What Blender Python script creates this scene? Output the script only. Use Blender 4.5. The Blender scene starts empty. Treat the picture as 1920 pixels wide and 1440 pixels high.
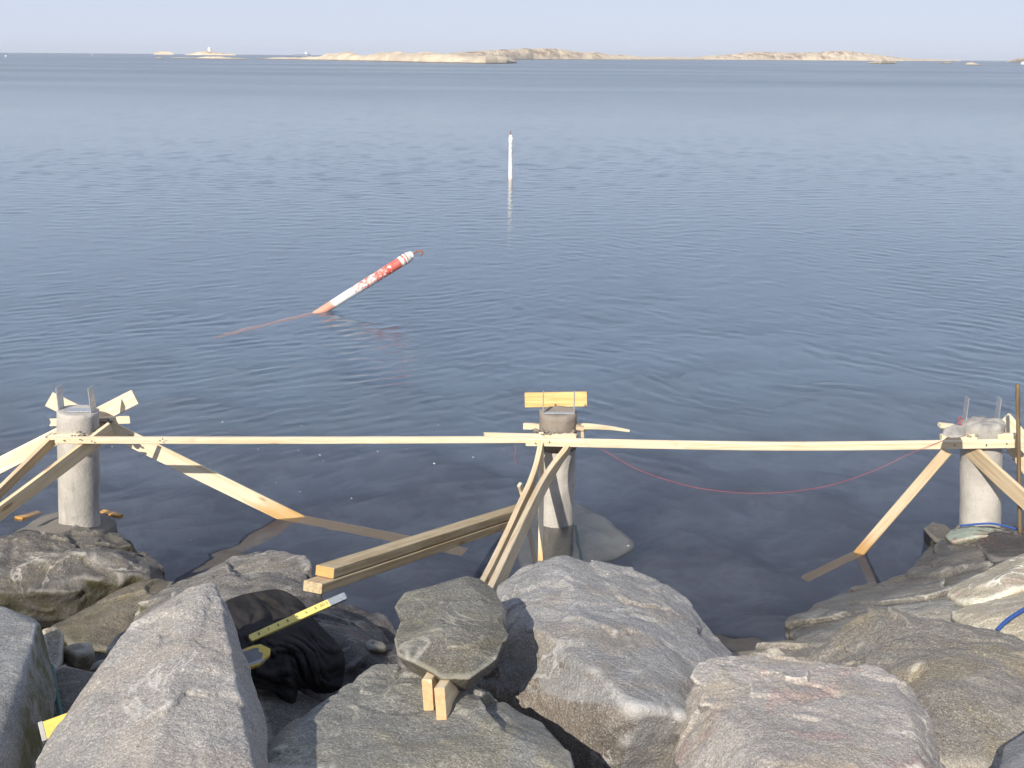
import bpy, bmesh, math, random
import numpy as np
from mathutils import Vector, Matrix

# ------------------------------------------------------------------ camera, sky, sun, exposure
scene = bpy.context.scene
COL = scene.collection
W, HH, F = 1920.0, 1440.0, 2000.0          # photo size and focal length in photo pixels
CAMZ = 2.94
PITCH = math.atan(613.8 / F)
ROLL = math.atan(0.0082)
cam_data = bpy.data.cameras.new('camera')
cam_data.sensor_width = 36.0
cam_data.lens = 36.0 * F / W
cam_data.clip_start = 0.05
cam_data.clip_end = 60000
cam = bpy.data.objects.new('camera', cam_data)
COL.objects.link(cam)
RM = Matrix.Rotation(math.pi / 2 - PITCH, 4, 'X') @ Matrix.Rotation(ROLL, 4, 'Z')
cam.matrix_world = Matrix.Translation((0, 0, CAMZ)) @ RM
scene.camera = cam

SUN_EL = math.radians(35)
SUN_AZ = math.radians(180 + 23)            # measured from +Y clockwise: behind the camera, to its left
world = bpy.data.worlds.new("World")
scene.world = world
world.use_nodes = True
wn = world.node_tree
bgn = wn.nodes['Background']
sky = wn.nodes.new('ShaderNodeTexSky')
sky.sky_type = 'NISHITA'
sky.sun_disc = False
sky.sun_elevation = SUN_EL
sky.sun_rotation = SUN_AZ
sky.air_density = 1.0
sky.dust_density = 0.2
sky.ozone_density = 4.0
# pale spring haze lying over the whole sky, thickest at the horizon (by world direction)
wtc = wn.nodes.new('ShaderNodeTexCoord'); wsep = wn.nodes.new('ShaderNodeSeparateXYZ')
wn.links.new(wtc.outputs['Generated'], wsep.inputs[0])
wramp = wn.nodes.new('ShaderNodeValToRGB'); wn.links.new(wsep.outputs[2], wramp.inputs[0])
cr = wramp.color_ramp
cr.elements[0].position = 0.0; cr.elements[0].color = (0.362, 0.400, 0.490, 1)
cr.elements[1].position = 1.0; cr.elements[1].color = (0.14, 0.19, 0.31, 1)
for pos, c_ in ((0.07, (0.358, 0.397, 0.495)), (0.25, (0.358, 0.388, 0.48)), (0.55, (0.30, 0.325, 0.395))):
    e_ = cr.elements.new(pos); e_.color = (*c_, 1)
wsc = wn.nodes.new('ShaderNodeVectorMath'); wsc.operation = 'SCALE'; wsc.inputs['Scale'].default_value = 10.0
wn.links.new(wramp.outputs[0], wsc.inputs[0])
wmix = wn.nodes.new('ShaderNodeMix'); wmix.data_type = 'RGBA'; wmix.inputs[0].default_value = 0.93
wn.links.new(sky.outputs[0], wmix.inputs[6]); wn.links.new(wsc.outputs[0], wmix.inputs[7])
wn.links.new(wmix.outputs[2], bgn.inputs[0])
bgn.inputs[1].default_value = 0.12

sun_data = bpy.data.lights.new('sun', 'SUN')
sun_data.energy = 4.0
sun_data.angle = math.radians(0.6)
sun_data.color = (1.0, 0.91, 0.78)
sun = bpy.data.objects.new('sun', sun_data)
COL.objects.link(sun)
to_sun = Vector((math.sin(SUN_AZ) * math.cos(SUN_EL), math.cos(SUN_AZ) * math.cos(SUN_EL), math.sin(SUN_EL)))
sun.rotation_euler = to_sun.to_track_quat('Z', 'Y').to_euler()
sun.location = (0, 0, 30)
scene.view_settings.view_transform = 'Standard'
scene.view_settings.look = 'None'
scene.view_settings.exposure = 0.52
scene.view_settings.gamma = 1.0
scene.render.engine = 'CYCLES'
cy = scene.cycles
cy.max_bounces = 10
cy.transmission_bounces = 8
cy.glossy_bounces = 4
cy.diffuse_bounces = 3
cy.transparent_max_bounces = 8
cy.sample_clamp_indirect = 4.0
cy.caustics_refractive = True
cy.caustics_reflective = True
cy.blur_glossy = 0.3
cy.use_denoising = True

# ------------------------------------------------------------------ placing helpers
R3 = RM.to_3x3()
CP = Vector((0, 0, CAMZ))
def ray(px, py):
    return R3 @ Vector(((px - W / 2) / F, -(py - HH / 2) / F, -1.0))
def P(px, py, d):                 # point at optical depth d
    return CP + ray(px, py) * d
def PY(px, py, Y):                # point at ground distance Y
    r = ray(px, py)
    return CP + r * (Y / r.y)
def PZ(px, py, z=0.0):            # point at height z
    r = ray(px, py)
    return CP + r * ((z - CAMZ) / r.z)
def PW(px, py, depth):            # point seen through the water surface, depth below it
    s = PZ(px, py, 0.0)
    d = (s - CP).normalized()
    n = 1 / 1.333
    c = -d.z
    t = n * d + Vector((0, 0, n * c - math.sqrt(max(0, 1 - n * n * (1 - c * c)))))
    return s + t * (depth / -t.z)

# ------------------------------------------------------------------ object helpers
def tag(o, label=None, cat=None, group=None, kind=None):
    if label: o['label'] = label
    if cat: o['category'] = cat
    if group: o['group'] = group
    if kind: o['kind'] = kind
    return o
def empty(name, loc=(0, 0, 0)):
    o = bpy.data.objects.new(name, None)
    o.empty_display_size = 0.1
    o.location = loc
    COL.objects.link(o)
    return o
def link_mesh(name, me, mat=None, parent=None, smooth=False):
    o = bpy.data.objects.new(name, me)
    COL.objects.link(o)
    if mat is not None and len(me.materials) == 0:
        me.materials.append(mat)
    if smooth:
        me.polygons.foreach_set('use_smooth', [True] * len(me.polygons))
    if parent is not None:
        o.parent = parent
        o.matrix_parent_inverse = Matrix.Translation(-Vector(parent.location))
    return o
def obj(name, bm, mat=None, parent=None, smooth=False):
    me = bpy.data.meshes.new(name)
    bm.to_mesh(me); bm.free()
    return link_mesh(name, me, mat, parent, smooth)

# ------------------------------------------------------------------ numpy gradient noise
_rs = np.random.RandomState(7)
_perm = _rs.permutation(512)
_grad = _rs.normal(size=(512, 3)); _grad /= np.linalg.norm(_grad, axis=1)[:, None]
def pnoise(p):
    p = np.asarray(p, dtype=np.float64)
    i = np.floor(p).astype(np.int64); f = p - i
    u = f * f * f * (f * (f * 6 - 15) + 10)
    out = np.zeros(len(p))
    for dx in (0, 1):
        for dy in (0, 1):
            for dz in (0, 1):
                h = _perm[(_perm[(_perm[(i[:, 0] + dx) & 511] + i[:, 1] + dy) & 511] + i[:, 2] + dz) & 511]
                g = _grad[h]
                w = (u[:, 0] if dx else 1 - u[:, 0]) * (u[:, 1] if dy else 1 - u[:, 1]) * (u[:, 2] if dz else 1 - u[:, 2])
                out += w * (g[:, 0] * (f[:, 0] - dx) + g[:, 1] * (f[:, 1] - dy) + g[:, 2] * (f[:, 2] - dz))
    return out * 1.5
def fbm(p, oct=5, gain=0.5):
    a, s, out = 1.0, 1.0, 0
    for k in range(oct):
        out = out + a * pnoise(p * s + 17.3 * k)
        a *= gain; s *= 2.03
    return out
def ridged(p, oct=4):
    a, s, out = 1.0, 1.0, 0
    for k in range(oct):
        out = out + a * (1 - 2 * np.abs(pnoise(p * s + 9.1 * k)))
        a *= 0.5; s *= 2.07
    return out

# ------------------------------------------------------------------ materials
def new_mat(name):
    m = bpy.data.materials.new(name)
    m.use_nodes = True
    nt = m.node_tree
    return m, nt, nt.nodes['Principled BSDF']
class NT:
    def __init__(s, nt): s.nt = nt; s.L = nt.links
    def n(s, t, **k):
        x = s.nt.nodes.new('ShaderNode' + t)
        for a, b in k.items(): setattr(x, a, b)
        return x
    def setin(s, node, i, v):
        if isinstance(v, bpy.types.NodeSocket): s.L.new(v, node.inputs[i])
        elif v is not None: node.inputs[i].default_value = v
    def noise(s, vec, scale, detail=4, rough=0.55, dist=0.0):
        x = s.n('TexNoise'); s.setin(x, 'Vector', vec)
        x.inputs['Scale'].default_value = scale; x.inputs['Detail'].default_value = detail
        x.inputs['Roughness'].default_value = rough; x.inputs['Distortion'].default_value = dist
        return x.outputs['Fac']
    def vor(s, vec, scale, out='Color', feature='F1', rand=1.0):
        x = s.n('TexVoronoi', feature=feature); s.setin(x, 'Vector', vec)
        x.inputs['Scale'].default_value = scale; x.inputs['Randomness'].default_value = rand
        return x.outputs[out]
    def mapping(s, vec, loc=(0, 0, 0), rot=(0, 0, 0), sc=(1, 1, 1)):
        x = s.n('Mapping'); s.setin(x, 'Vector', vec)
        x.inputs['Location'].default_value = loc; x.inputs['Rotation'].default_value = rot; x.inputs['Scale'].default_value = sc
        return x.outputs[0]
    def ramp(s, fac, a, b, lo=0.0, hi=1.0):
        x = s.n('MapRange'); x.interpolation_type = 'SMOOTHSTEP'
        s.setin(x, 0, fac); x.inputs[1].default_value = a; x.inputs[2].default_value = b
        x.inputs[3].default_value = lo; x.inputs[4].default_value = hi
        return x.outputs[0]
    def math(s, op, a, b=None, c=None):
        x = s.n('Math', operation=op); s.setin(x, 0, a); s.setin(x, 1, b)
        if c is not None: s.setin(x, 2, c)
        return x.outputs[0]
    def mix(s, fac, a, b, mode='MIX'):
        x = s.n('Mix', data_type='RGBA', blend_type=mode)
        s.setin(x, 0, fac)
        for i, v in ((6, a), (7, b)):
            if isinstance(v, tuple): v = (v[0], v[1], v[2], 1)
            s.setin(x, i, v)
        return x.outputs[2]
    def bump(s, h, dist, strength=1.0, normal=None):
        x = s.n('Bump'); s.setin(x, 'Height', h); x.inputs['Distance'].default_value = dist
        x.inputs['Strength'].default_value = strength
        if normal is not None: s.L.new(normal, x.inputs['Normal'])
        return x.outputs[0]

ALB = 1.22
def rock_mat(name, base, dark, light, pink=(0.36, 0.24, 0.21), pinkamt=0.0, moss=0.0, wet=0.25, fol=0.4, rotz=0.3,
             vein=0.5, grain=1.0, warm=None, warmamt=0.0, mossz=0.5, seaweed=1.0, roughness=0.85, mint=0.0, blotch=0.5, folod=3.0, face=None):
    m, nt, bs = new_mat(name); t = NT(nt)
    tc = t.n('TexCoord'); oi = t.n('ObjectInfo'); geo = t.n('NewGeometry')
    comb = t.n('CombineXYZ')
    for i, k in enumerate((37.0, 71.0, 113.0)): t.setin(comb, i, t.math('MULTIPLY', oi.outputs['Random'], k))
    va = t.n('VectorMath', operation='ADD'); t.L.new(tc.outputs['Object'], va.inputs[0]); t.L.new(comb.outputs[0], va.inputs[1])
    v = va.outputs[0]
    sep = t.n('SeparateXYZ'); t.L.new(geo.outputs['Position'], sep.inputs[0]); z = sep.outputs[2]
    base = tuple(x * ALB for x in base); dark = tuple(x * ALB for x in dark); light = tuple(min(0.8, x * ALB) for x in light)
    big = t.noise(v, 2.2, 6, 0.6, 0.4)
    mid = t.noise(v, 9, 6, 0.65, 0.3)
    vf = t.mapping(v, rot=(0.5, 0.3, rotz), sc=(1.0, 5.0, 3.0))
    foli = t.noise(vf, 3.2, folod, 0.5, 0.9)
    c = t.mix(t.ramp(big, 0.36, 0.64), base, tuple(0.45 * b + 0.55 * d for b, d in zip(base, dark)))
    c = t.mix(t.math('MULTIPLY', t.ramp(mid, 0.48, 0.70), blotch), c, dark)
    c = t.mix(t.math('MULTIPLY', t.ramp(foli, 0.50, 0.66), fol), c, light)
    c = t.mix(t.math('MULTIPLY', t.ramp(foli, 0.48, 0.34), fol * 0.9), c, dark)
    if warmamt: c = t.mix(t.math('MULTIPLY', t.ramp(t.noise(v, 3.1, 5, 0.6, 0.6), 0.48, 0.62), warmamt), c, warm or (0.36, 0.28, 0.17))
    if pinkamt: c = t.mix(t.math('MULTIPLY', t.ramp(t.noise(v, 4.3, 4, 0.6, 0.5), 0.57, 0.62), pinkamt), c, pink)
    if face:      # a darker colour, mixed in by surface normal, on the side that looks this way
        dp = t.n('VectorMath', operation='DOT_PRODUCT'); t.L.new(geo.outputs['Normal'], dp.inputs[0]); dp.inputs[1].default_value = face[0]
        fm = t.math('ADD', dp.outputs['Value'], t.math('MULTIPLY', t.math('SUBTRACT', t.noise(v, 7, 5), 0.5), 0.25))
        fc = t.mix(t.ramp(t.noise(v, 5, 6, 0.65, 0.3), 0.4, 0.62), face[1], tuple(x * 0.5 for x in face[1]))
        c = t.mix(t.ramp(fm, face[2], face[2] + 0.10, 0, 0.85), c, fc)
    # mineral grains, two sizes
    g1 = t.n('SeparateColor'); t.L.new(t.vor(v, 250.0), g1.inputs[0])
    g2 = t.noise(v, 130, 3, 0.7)
    c = t.mix(t.math('MULTIPLY', t.ramp(g1.outputs[0], 0.70, 0.9), 0.3 * grain), c, tuple(min(1, x * 1.5 + 0.06) for x in light))
    c = t.mix(t.math('MULTIPLY', t.ramp(g1.outputs[1], 0.64, 0.85), 0.36 * grain), c, tuple(x * 0.5 for x in dark))
    c = t.mix(t.math('MULTIPLY', t.ramp(g2, 0.54, 0.68), 0.4 * grain), c, tuple(x * 0.6 for x in dark))
    c = t.mix(t.math('MULTIPLY', t.ramp(g2, 0.46, 0.33), 0.35 * grain), c, tuple(min(1, x * 1.3) for x in light))
    lic = t.math('MULTIPLY', t.ramp(t.noise(v, 15, 5, 0.7, 0.6), 0.62, 0.67), t.ramp(t.noise(v, 2.4, 3), 0.46, 0.58))
    c = t.mix(t.math('MULTIPLY', lic, 0.5), c, (0.40, 0.40, 0.31))
    # veins and scuffs
    vn = t.noise(t.mapping(v, rot=(0.2, 0.9, rotz + 0.6)), 2.6, 5, 0.55, 0.9)
    vl = t.ramp(t.math('ABSOLUTE', t.math('SUBTRACT', vn, 0.5)), 0.016, 0.002)
    vmask = t.ramp(t.noise(v, 2.9, 3), 0.46, 0.62)
    c = t.mix(t.math('MULTIPLY', t.math('MULTIPLY', vl, vmask), vein), c, tuple(min(1, x * 1.55 + 0.05) for x in light))
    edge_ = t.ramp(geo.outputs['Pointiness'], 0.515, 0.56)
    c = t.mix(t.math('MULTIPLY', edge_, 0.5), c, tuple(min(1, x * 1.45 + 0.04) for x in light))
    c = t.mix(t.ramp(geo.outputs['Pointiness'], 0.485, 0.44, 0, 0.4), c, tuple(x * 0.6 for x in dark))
    sc_ = t.ramp(t.noise(v, 17, 6, 0.75, 0.2), 0.63, 0.74)
    c = t.mix(t.math('MULTIPLY', sc_, 0.7), c, tuple(min(1, x * 1.35 + 0.03) for x in light))
    if mint: c = t.mix(t.math('MULTIPLY', t.ramp(t.noise(v, 5, 5, 0.65, 0.3), 0.47, 0.52), mint), c, (0.50, 0.62, 0.53))
    if moss:
        zn = t.math('ADD', z, t.math('MULTIPLY', t.noise(v, 3.5, 5), 0.8))
        sn = t.n('SeparateXYZ'); t.L.new(geo.outputs['Normal'], sn.inputs[0])
        zn = t.math('ADD', zn, t.math('MULTIPLY', sn.outputs[2], 0.9))
        mm = t.math('MULTIPLY', t.ramp(zn, mossz + 0.8, mossz + 0.4), t.ramp(t.noise(v, 6, 6, 0.7), 0.38, 0.62))
        mc = t.mix(t.noise(v, 60, 3, 0.7), (0.050, 0.052, 0.016), (0.17, 0.16, 0.045))
        c = t.mix(t.math('MULTIPLY', mm, moss), c, mc)
    # dark tidal band on stone that the sea wets
    zw = t.math('ADD', z, t.math('MULTIPLY', t.noise(v, 4, 5), 0.16))
    wm = t.math('MULTIPLY', t.ramp(zw, wet + 0.16, wet - 0.02), 0.72 * seaweed)
    c = t.mix(wm, c, (0.030, 0.028, 0.024))
    t.L.new(c, bs.inputs['Base Color'])
    t.setin(bs, 'Roughness', t.ramp(wm, 0.0, 0.7, roughness, 0.42))
    bs.inputs['Specular IOR Level'].default_value = 0.35
    h1 = t.bump(t.noise(v, 14, 8, 0.62, 0.3), 0.025, 0.6)
    h2 = t.bump(foli, 0.03, 0.35 * fol, h1)
    crk = t.math('MULTIPLY', vl, vmask)
    h3 = t.bump(t.noise(v, 70, 5, 0.7), 0.010, 0.75, h2)
    t.L.new(h3, bs.inputs['Normal'])
    return m

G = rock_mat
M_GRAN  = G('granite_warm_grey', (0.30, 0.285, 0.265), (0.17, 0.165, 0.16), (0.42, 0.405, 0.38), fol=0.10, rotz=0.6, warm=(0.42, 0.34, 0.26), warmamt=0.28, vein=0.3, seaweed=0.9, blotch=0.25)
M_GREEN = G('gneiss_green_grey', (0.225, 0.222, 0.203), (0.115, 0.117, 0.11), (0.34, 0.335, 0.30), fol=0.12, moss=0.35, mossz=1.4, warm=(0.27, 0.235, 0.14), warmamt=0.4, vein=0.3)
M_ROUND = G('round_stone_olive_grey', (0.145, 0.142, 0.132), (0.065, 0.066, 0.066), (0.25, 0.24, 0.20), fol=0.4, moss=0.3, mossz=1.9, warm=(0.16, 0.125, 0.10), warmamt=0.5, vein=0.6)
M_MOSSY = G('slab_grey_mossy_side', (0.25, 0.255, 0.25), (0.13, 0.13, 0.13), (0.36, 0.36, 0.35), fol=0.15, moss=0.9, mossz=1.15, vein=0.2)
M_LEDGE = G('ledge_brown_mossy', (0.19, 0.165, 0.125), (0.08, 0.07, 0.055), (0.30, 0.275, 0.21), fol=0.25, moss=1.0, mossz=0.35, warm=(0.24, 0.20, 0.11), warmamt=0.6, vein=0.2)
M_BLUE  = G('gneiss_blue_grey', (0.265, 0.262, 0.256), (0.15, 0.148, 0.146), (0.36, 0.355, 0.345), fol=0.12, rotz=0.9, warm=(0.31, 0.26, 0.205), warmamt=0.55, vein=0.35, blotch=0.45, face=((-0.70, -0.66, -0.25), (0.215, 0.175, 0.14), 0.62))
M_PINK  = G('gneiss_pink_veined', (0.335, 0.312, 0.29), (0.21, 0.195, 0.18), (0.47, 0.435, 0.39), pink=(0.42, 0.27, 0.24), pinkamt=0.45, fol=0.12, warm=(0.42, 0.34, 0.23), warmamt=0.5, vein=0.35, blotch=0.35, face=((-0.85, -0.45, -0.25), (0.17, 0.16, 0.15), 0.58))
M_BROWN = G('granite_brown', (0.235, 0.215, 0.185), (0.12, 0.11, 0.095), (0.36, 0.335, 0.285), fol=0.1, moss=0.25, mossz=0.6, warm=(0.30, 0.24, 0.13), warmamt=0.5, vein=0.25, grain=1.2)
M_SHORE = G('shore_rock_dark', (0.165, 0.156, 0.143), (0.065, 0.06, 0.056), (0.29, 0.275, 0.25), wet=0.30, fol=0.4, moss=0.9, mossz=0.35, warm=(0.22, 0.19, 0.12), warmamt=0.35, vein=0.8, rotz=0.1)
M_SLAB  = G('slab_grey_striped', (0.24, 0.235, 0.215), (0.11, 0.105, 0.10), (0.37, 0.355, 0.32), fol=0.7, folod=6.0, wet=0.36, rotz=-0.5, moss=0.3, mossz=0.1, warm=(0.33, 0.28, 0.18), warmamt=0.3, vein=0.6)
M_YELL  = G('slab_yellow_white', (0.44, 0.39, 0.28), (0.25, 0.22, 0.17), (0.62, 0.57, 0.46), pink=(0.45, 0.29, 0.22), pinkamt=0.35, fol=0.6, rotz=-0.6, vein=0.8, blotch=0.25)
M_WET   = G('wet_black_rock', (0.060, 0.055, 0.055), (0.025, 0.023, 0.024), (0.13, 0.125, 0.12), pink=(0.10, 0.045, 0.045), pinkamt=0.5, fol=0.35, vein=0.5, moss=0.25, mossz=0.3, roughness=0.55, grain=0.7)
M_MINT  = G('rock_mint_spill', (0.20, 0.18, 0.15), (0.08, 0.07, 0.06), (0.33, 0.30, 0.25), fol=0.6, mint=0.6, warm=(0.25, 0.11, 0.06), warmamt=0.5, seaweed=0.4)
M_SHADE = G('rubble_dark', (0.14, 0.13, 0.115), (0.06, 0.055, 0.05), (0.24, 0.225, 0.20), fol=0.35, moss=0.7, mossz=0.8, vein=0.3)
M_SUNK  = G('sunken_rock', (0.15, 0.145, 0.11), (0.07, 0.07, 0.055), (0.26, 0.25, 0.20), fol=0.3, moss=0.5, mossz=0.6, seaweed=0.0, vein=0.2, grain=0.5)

def wood_mat(name, a, b, knot=(0.25, 0.12, 0.05), ring=1.0, rough=0.7, wetz=None, dirt=0.25):
    m, nt, bs = new_mat(name); t = NT(nt)
    at = t.n('Attribute'); at.attribute_name = 'grain'
    oi = t.n('ObjectInfo'); geo = t.n('NewGeometry')
    comb = t.n('CombineXYZ'); t.setin(comb, 0, t.math('MULTIPLY', oi.outputs['Random'], 31.0)); t.setin(comb, 1, t.math('MULTIPLY', oi.outputs['Random'], 7.0))
    va = t.n('VectorMath', operation='ADD'); t.L.new(at.outputs['Vector'], va.inputs[0]); t.L.new(comb.outputs[0], va.inputs[1]); v = va.outputs[0]
    gr = t.noise(t.mapping(v, sc=(1.2, 26, 26)), 2.2, 5, 0.6, 0.6)
    fine = t.noise(t.mapping(v, sc=(3, 140, 140)), 2.0, 3, 0.6)
    c = t.mix(t.math('MULTIPLY', t.ramp(gr, 0.42, 0.62), ring), a, b)
    c = t.mix(t.math('MULTIPLY', t.ramp(fine, 0.5, 0.75), 0.3), c, tuple(x * 0.72 for x in b))
    kd = t.vor(t.mapping(v, sc=(1.0, 3.2, 3.2)), 3.1, 'Distance')
    c = t.mix(t.ramp(kd, 0.15, 0.08, 0, 0.85), c, knot)
    c = t.mix(t.ramp(kd, 0.30, 0.10, 0, 0.4), c, tuple(x * 0.8 for x in b))
    dn = t.ramp(t.noise(v, 7, 6, 0.7), 0.56, 0.74)
    c = t.mix(t.math('MULTIPLY', dn, dirt), c, (0.22, 0.19, 0.15))
    sep = t.n('SeparateXYZ'); t.L.new(geo.outputs['Position'], sep.inputs[0])
    wz = t.math('ADD', sep.outputs[2], t.math('MULTIPLY', t.noise(v, 9, 4), 0.06))
    wm = t.ramp(wz, 0.20, 0.06)
    wet = t.mix(1.0, c, (0.80, 0.62, 0.40), 'MULTIPLY')
    c = t.mix(wm, c, wet)
    c = t.mix(t.ramp(sep.outputs[2], 0.0, -0.03, 0, 0.55), c, (0.36, 0.33, 0.28))
    t.L.new(c, bs.inputs['Base Color'])
    t.setin(bs, 'Roughness', t.ramp(wm, 0, 1, rough, 0.4))
    bs.inputs['Specular IOR Level'].default_value = 0.3
    t.L.new(t.bump(t.math('ADD', gr, t.math('MULTIPLY', fine, 0.4)), 0.0018, 0.6), bs.inputs['Normal'])
    return m
M_PINE  = wood_mat('pine_fresh', (0.80, 0.70, 0.52), (0.72, 0.58, 0.38))
M_PINE2 = wood_mat('pine_amber', (0.74, 0.53, 0.24), (0.62, 0.40, 0.15), dirt=0.3)
M_TAN   = wood_mat('pine_weathered', (0.60, 0.49, 0.34), (0.50, 0.38, 0.24), dirt=0.3)
M_SILVW = wood_mat('pine_silver_pale', (0.72, 0.60, 0.42), (0.60, 0.46, 0.28), dirt=0.3)
M_BEAM  = wood_mat('timber_grey_brown', (0.52, 0.43, 0.28), (0.40, 0.30, 0.17), dirt=0.6)
M_CUT   = wood_mat('cut_end_grain', (0.72, 0.36, 0.14), (0.60, 0.28, 0.10), ring=0.6, dirt=0.15)
M_DRIFT = wood_mat('grey_stick', (0.20, 0.15, 0.085), (0.13, 0.09, 0.05), dirt=0.4)

def concrete_mat(name, a, b, stain=0.5, sc=1.0, wetz=0.05):
    m, nt, bs = new_mat(name); t = NT(nt)
    tc = t.n('TexCoord'); v = tc.outputs['Object']; geo = t.n('NewGeometry')
    c = t.mix(t.ramp(t.noise(v, 5 * sc, 6, 0.6, 0.3), 0.35, 0.65), a, b)
    st = t.noise(t.mapping(v, sc=(9, 9, 1.1)), 1.7, 5, 0.6)
    c = t.mix(t.math('MULTIPLY', t.ramp(st, 0.50, 0.68), stain), c, tuple(x * 0.62 for x in b))
    c = t.mix(t.math('MULTIPLY', t.ramp(t.noise(v, 70, 4, 0.7), 0.60, 0.72), 0.5), c, tuple(x * 0.5 for x in b))
    pk = t.noise(v, 24, 5, 0.7)
    c = t.mix(t.math('MULTIPLY', t.ramp(pk, 0.62, 0.70), 0.5), c, tuple(x * 0.45 for x in b))
    sep = t.n('SeparateXYZ'); t.L.new(geo.outputs['Position'], sep.inputs[0])
    wm = t.ramp(t.math('ADD', sep.outputs[2], t.math('MULTIPLY', t.noise(v, 8, 4), 0.05)), wetz + 0.06, wetz, 0, 0.5)
    c = t.mix(wm, c, tuple(x * 0.5 for x in b))
    t.L.new(c, bs.inputs['Base Color']); bs.inputs['Roughness'].default_value = 0.88
    bs.inputs['Specular IOR Level'].default_value = 0.3
    h = t.bump(t.noise(v, 40, 6, 0.7), 0.006, 0.7)
    t.L.new(t.bump(pk, 0.006, 0.4, h), bs.inputs['Normal'])
    return m
M_CON  = concrete_mat('concrete_pale', (0.53, 0.505, 0.465), (0.41, 0.39, 0.36), wetz=-3)
M_CONB = concrete_mat('concrete_brown', (0.29, 0.255, 0.215), (0.235, 0.205, 0.175), stain=0.3)
M_CONG = concrete_mat('concrete_rough_grey', (0.40, 0.385, 0.355), (0.27, 0.26, 0.245), sc=2.5)
M_SKIRT = concrete_mat('cement_wet_grey', (0.20, 0.185, 0.16), (0.165, 0.155, 0.14), stain=0.1, wetz=-1)
M_SKSUB = concrete_mat('cement_pale', (0.37, 0.35, 0.315), (0.27, 0.26, 0.235), stain=0.1, wetz=-3)
M_MORT = concrete_mat('mortar_crumbs', (0.30, 0.27, 0.23), (0.20, 0.18, 0.155), sc=4)

def plain_mat(name, col, rough=0.5, metal=0.0, nscale=30, namt=0.15, bump=0.0, spec=0.5, dirt=0.0):
    m, nt, bs = new_mat(name); t = NT(nt)
    tc = t.n('TexCoord'); v = tc.outputs['Object']
    n = t.noise(v, nscale, 5, 0.6)
    c = t.mix(t.ramp(n, 0.35, 0.7), col, tuple(x * (1 - namt) for x in col))
    if dirt: c = t.mix(t.math('MULTIPLY', t.ramp(t.noise(v, nscale * 0.5, 6, 0.7), 0.52, 0.7), dirt), c, (0.16, 0.14, 0.11))
    t.L.new(c, bs.inputs['Base Color'])
    bs.inputs['Roughness'].default_value = rough; bs.inputs['Metallic'].default_value = metal
    bs.inputs['Specular IOR Level'].default_value = spec
    if bump: t.L.new(t.bump(n, bump, 0.7), bs.inputs['Normal'])
    return m
M_STEEL = plain_mat('galvanised_steel', (0.62, 0.64, 0.66), 0.5, 0.75, 60, 0.25)
M_YPL = plain_mat('yellow_plastic', (0.72, 0.55, 0.12), 0.45, 0, 25, 0.15, dirt=0.25)
M_YRULE = plain_mat('yellow_rule_paint', (0.78, 0.64, 0.20), 0.45, 0, 25, 0.12, dirt=0.15)
M_GREYPL = plain_mat('grey_plastic', (0.20, 0.205, 0.215), 0.5, 0, 25, 0.15, dirt=0.2)
M_LGREY = plain_mat('light_grey_plastic', (0.42, 0.42, 0.40), 0.5, 0, 25, 0.15, dirt=0.2)
M_SILV = plain_mat('worn_rule_tip', (0.34, 0.38, 0.42), 0.5, 0.3, 60, 0.3)
M_INK = plain_mat('dark_print', (0.05, 0.045, 0.03), 0.7)
M_BLUER = plain_mat('blue_rope_fibre', (0.035, 0.10, 0.36), 0.8, 0, 120, 0.4, 0.004)
M_TEALR = plain_mat('teal_rope_fibre', (0.07, 0.16, 0.15), 0.8, 0, 120, 0.4, 0.004)
M_REDS = plain_mat('red_string_fibre', (0.42, 0.08, 0.10), 0.8)
M_CLOTH = plain_mat('black_cloth', (0.032, 0.030, 0.031), 0.95, 0, 18, 0.3, 0.004, spec=0.15, dirt=0.10)
M_FOAM = plain_mat('foam', (0.75, 0.76, 0.76), 0.9)
M_WHITE = plain_mat('white_paint_far', (0.80, 0.79, 0.76), 0.7)
M_SHIP = plain_mat('ship_hull_paint', (0.25, 0.30, 0.38), 0.7)
M_ROOF = plain_mat('dark_roof', (0.20, 0.12, 0.10), 0.8)
M_GRIME = plain_mat('rusty_hook', (0.35, 0.14, 0.07), 0.8, 0.2)

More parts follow.
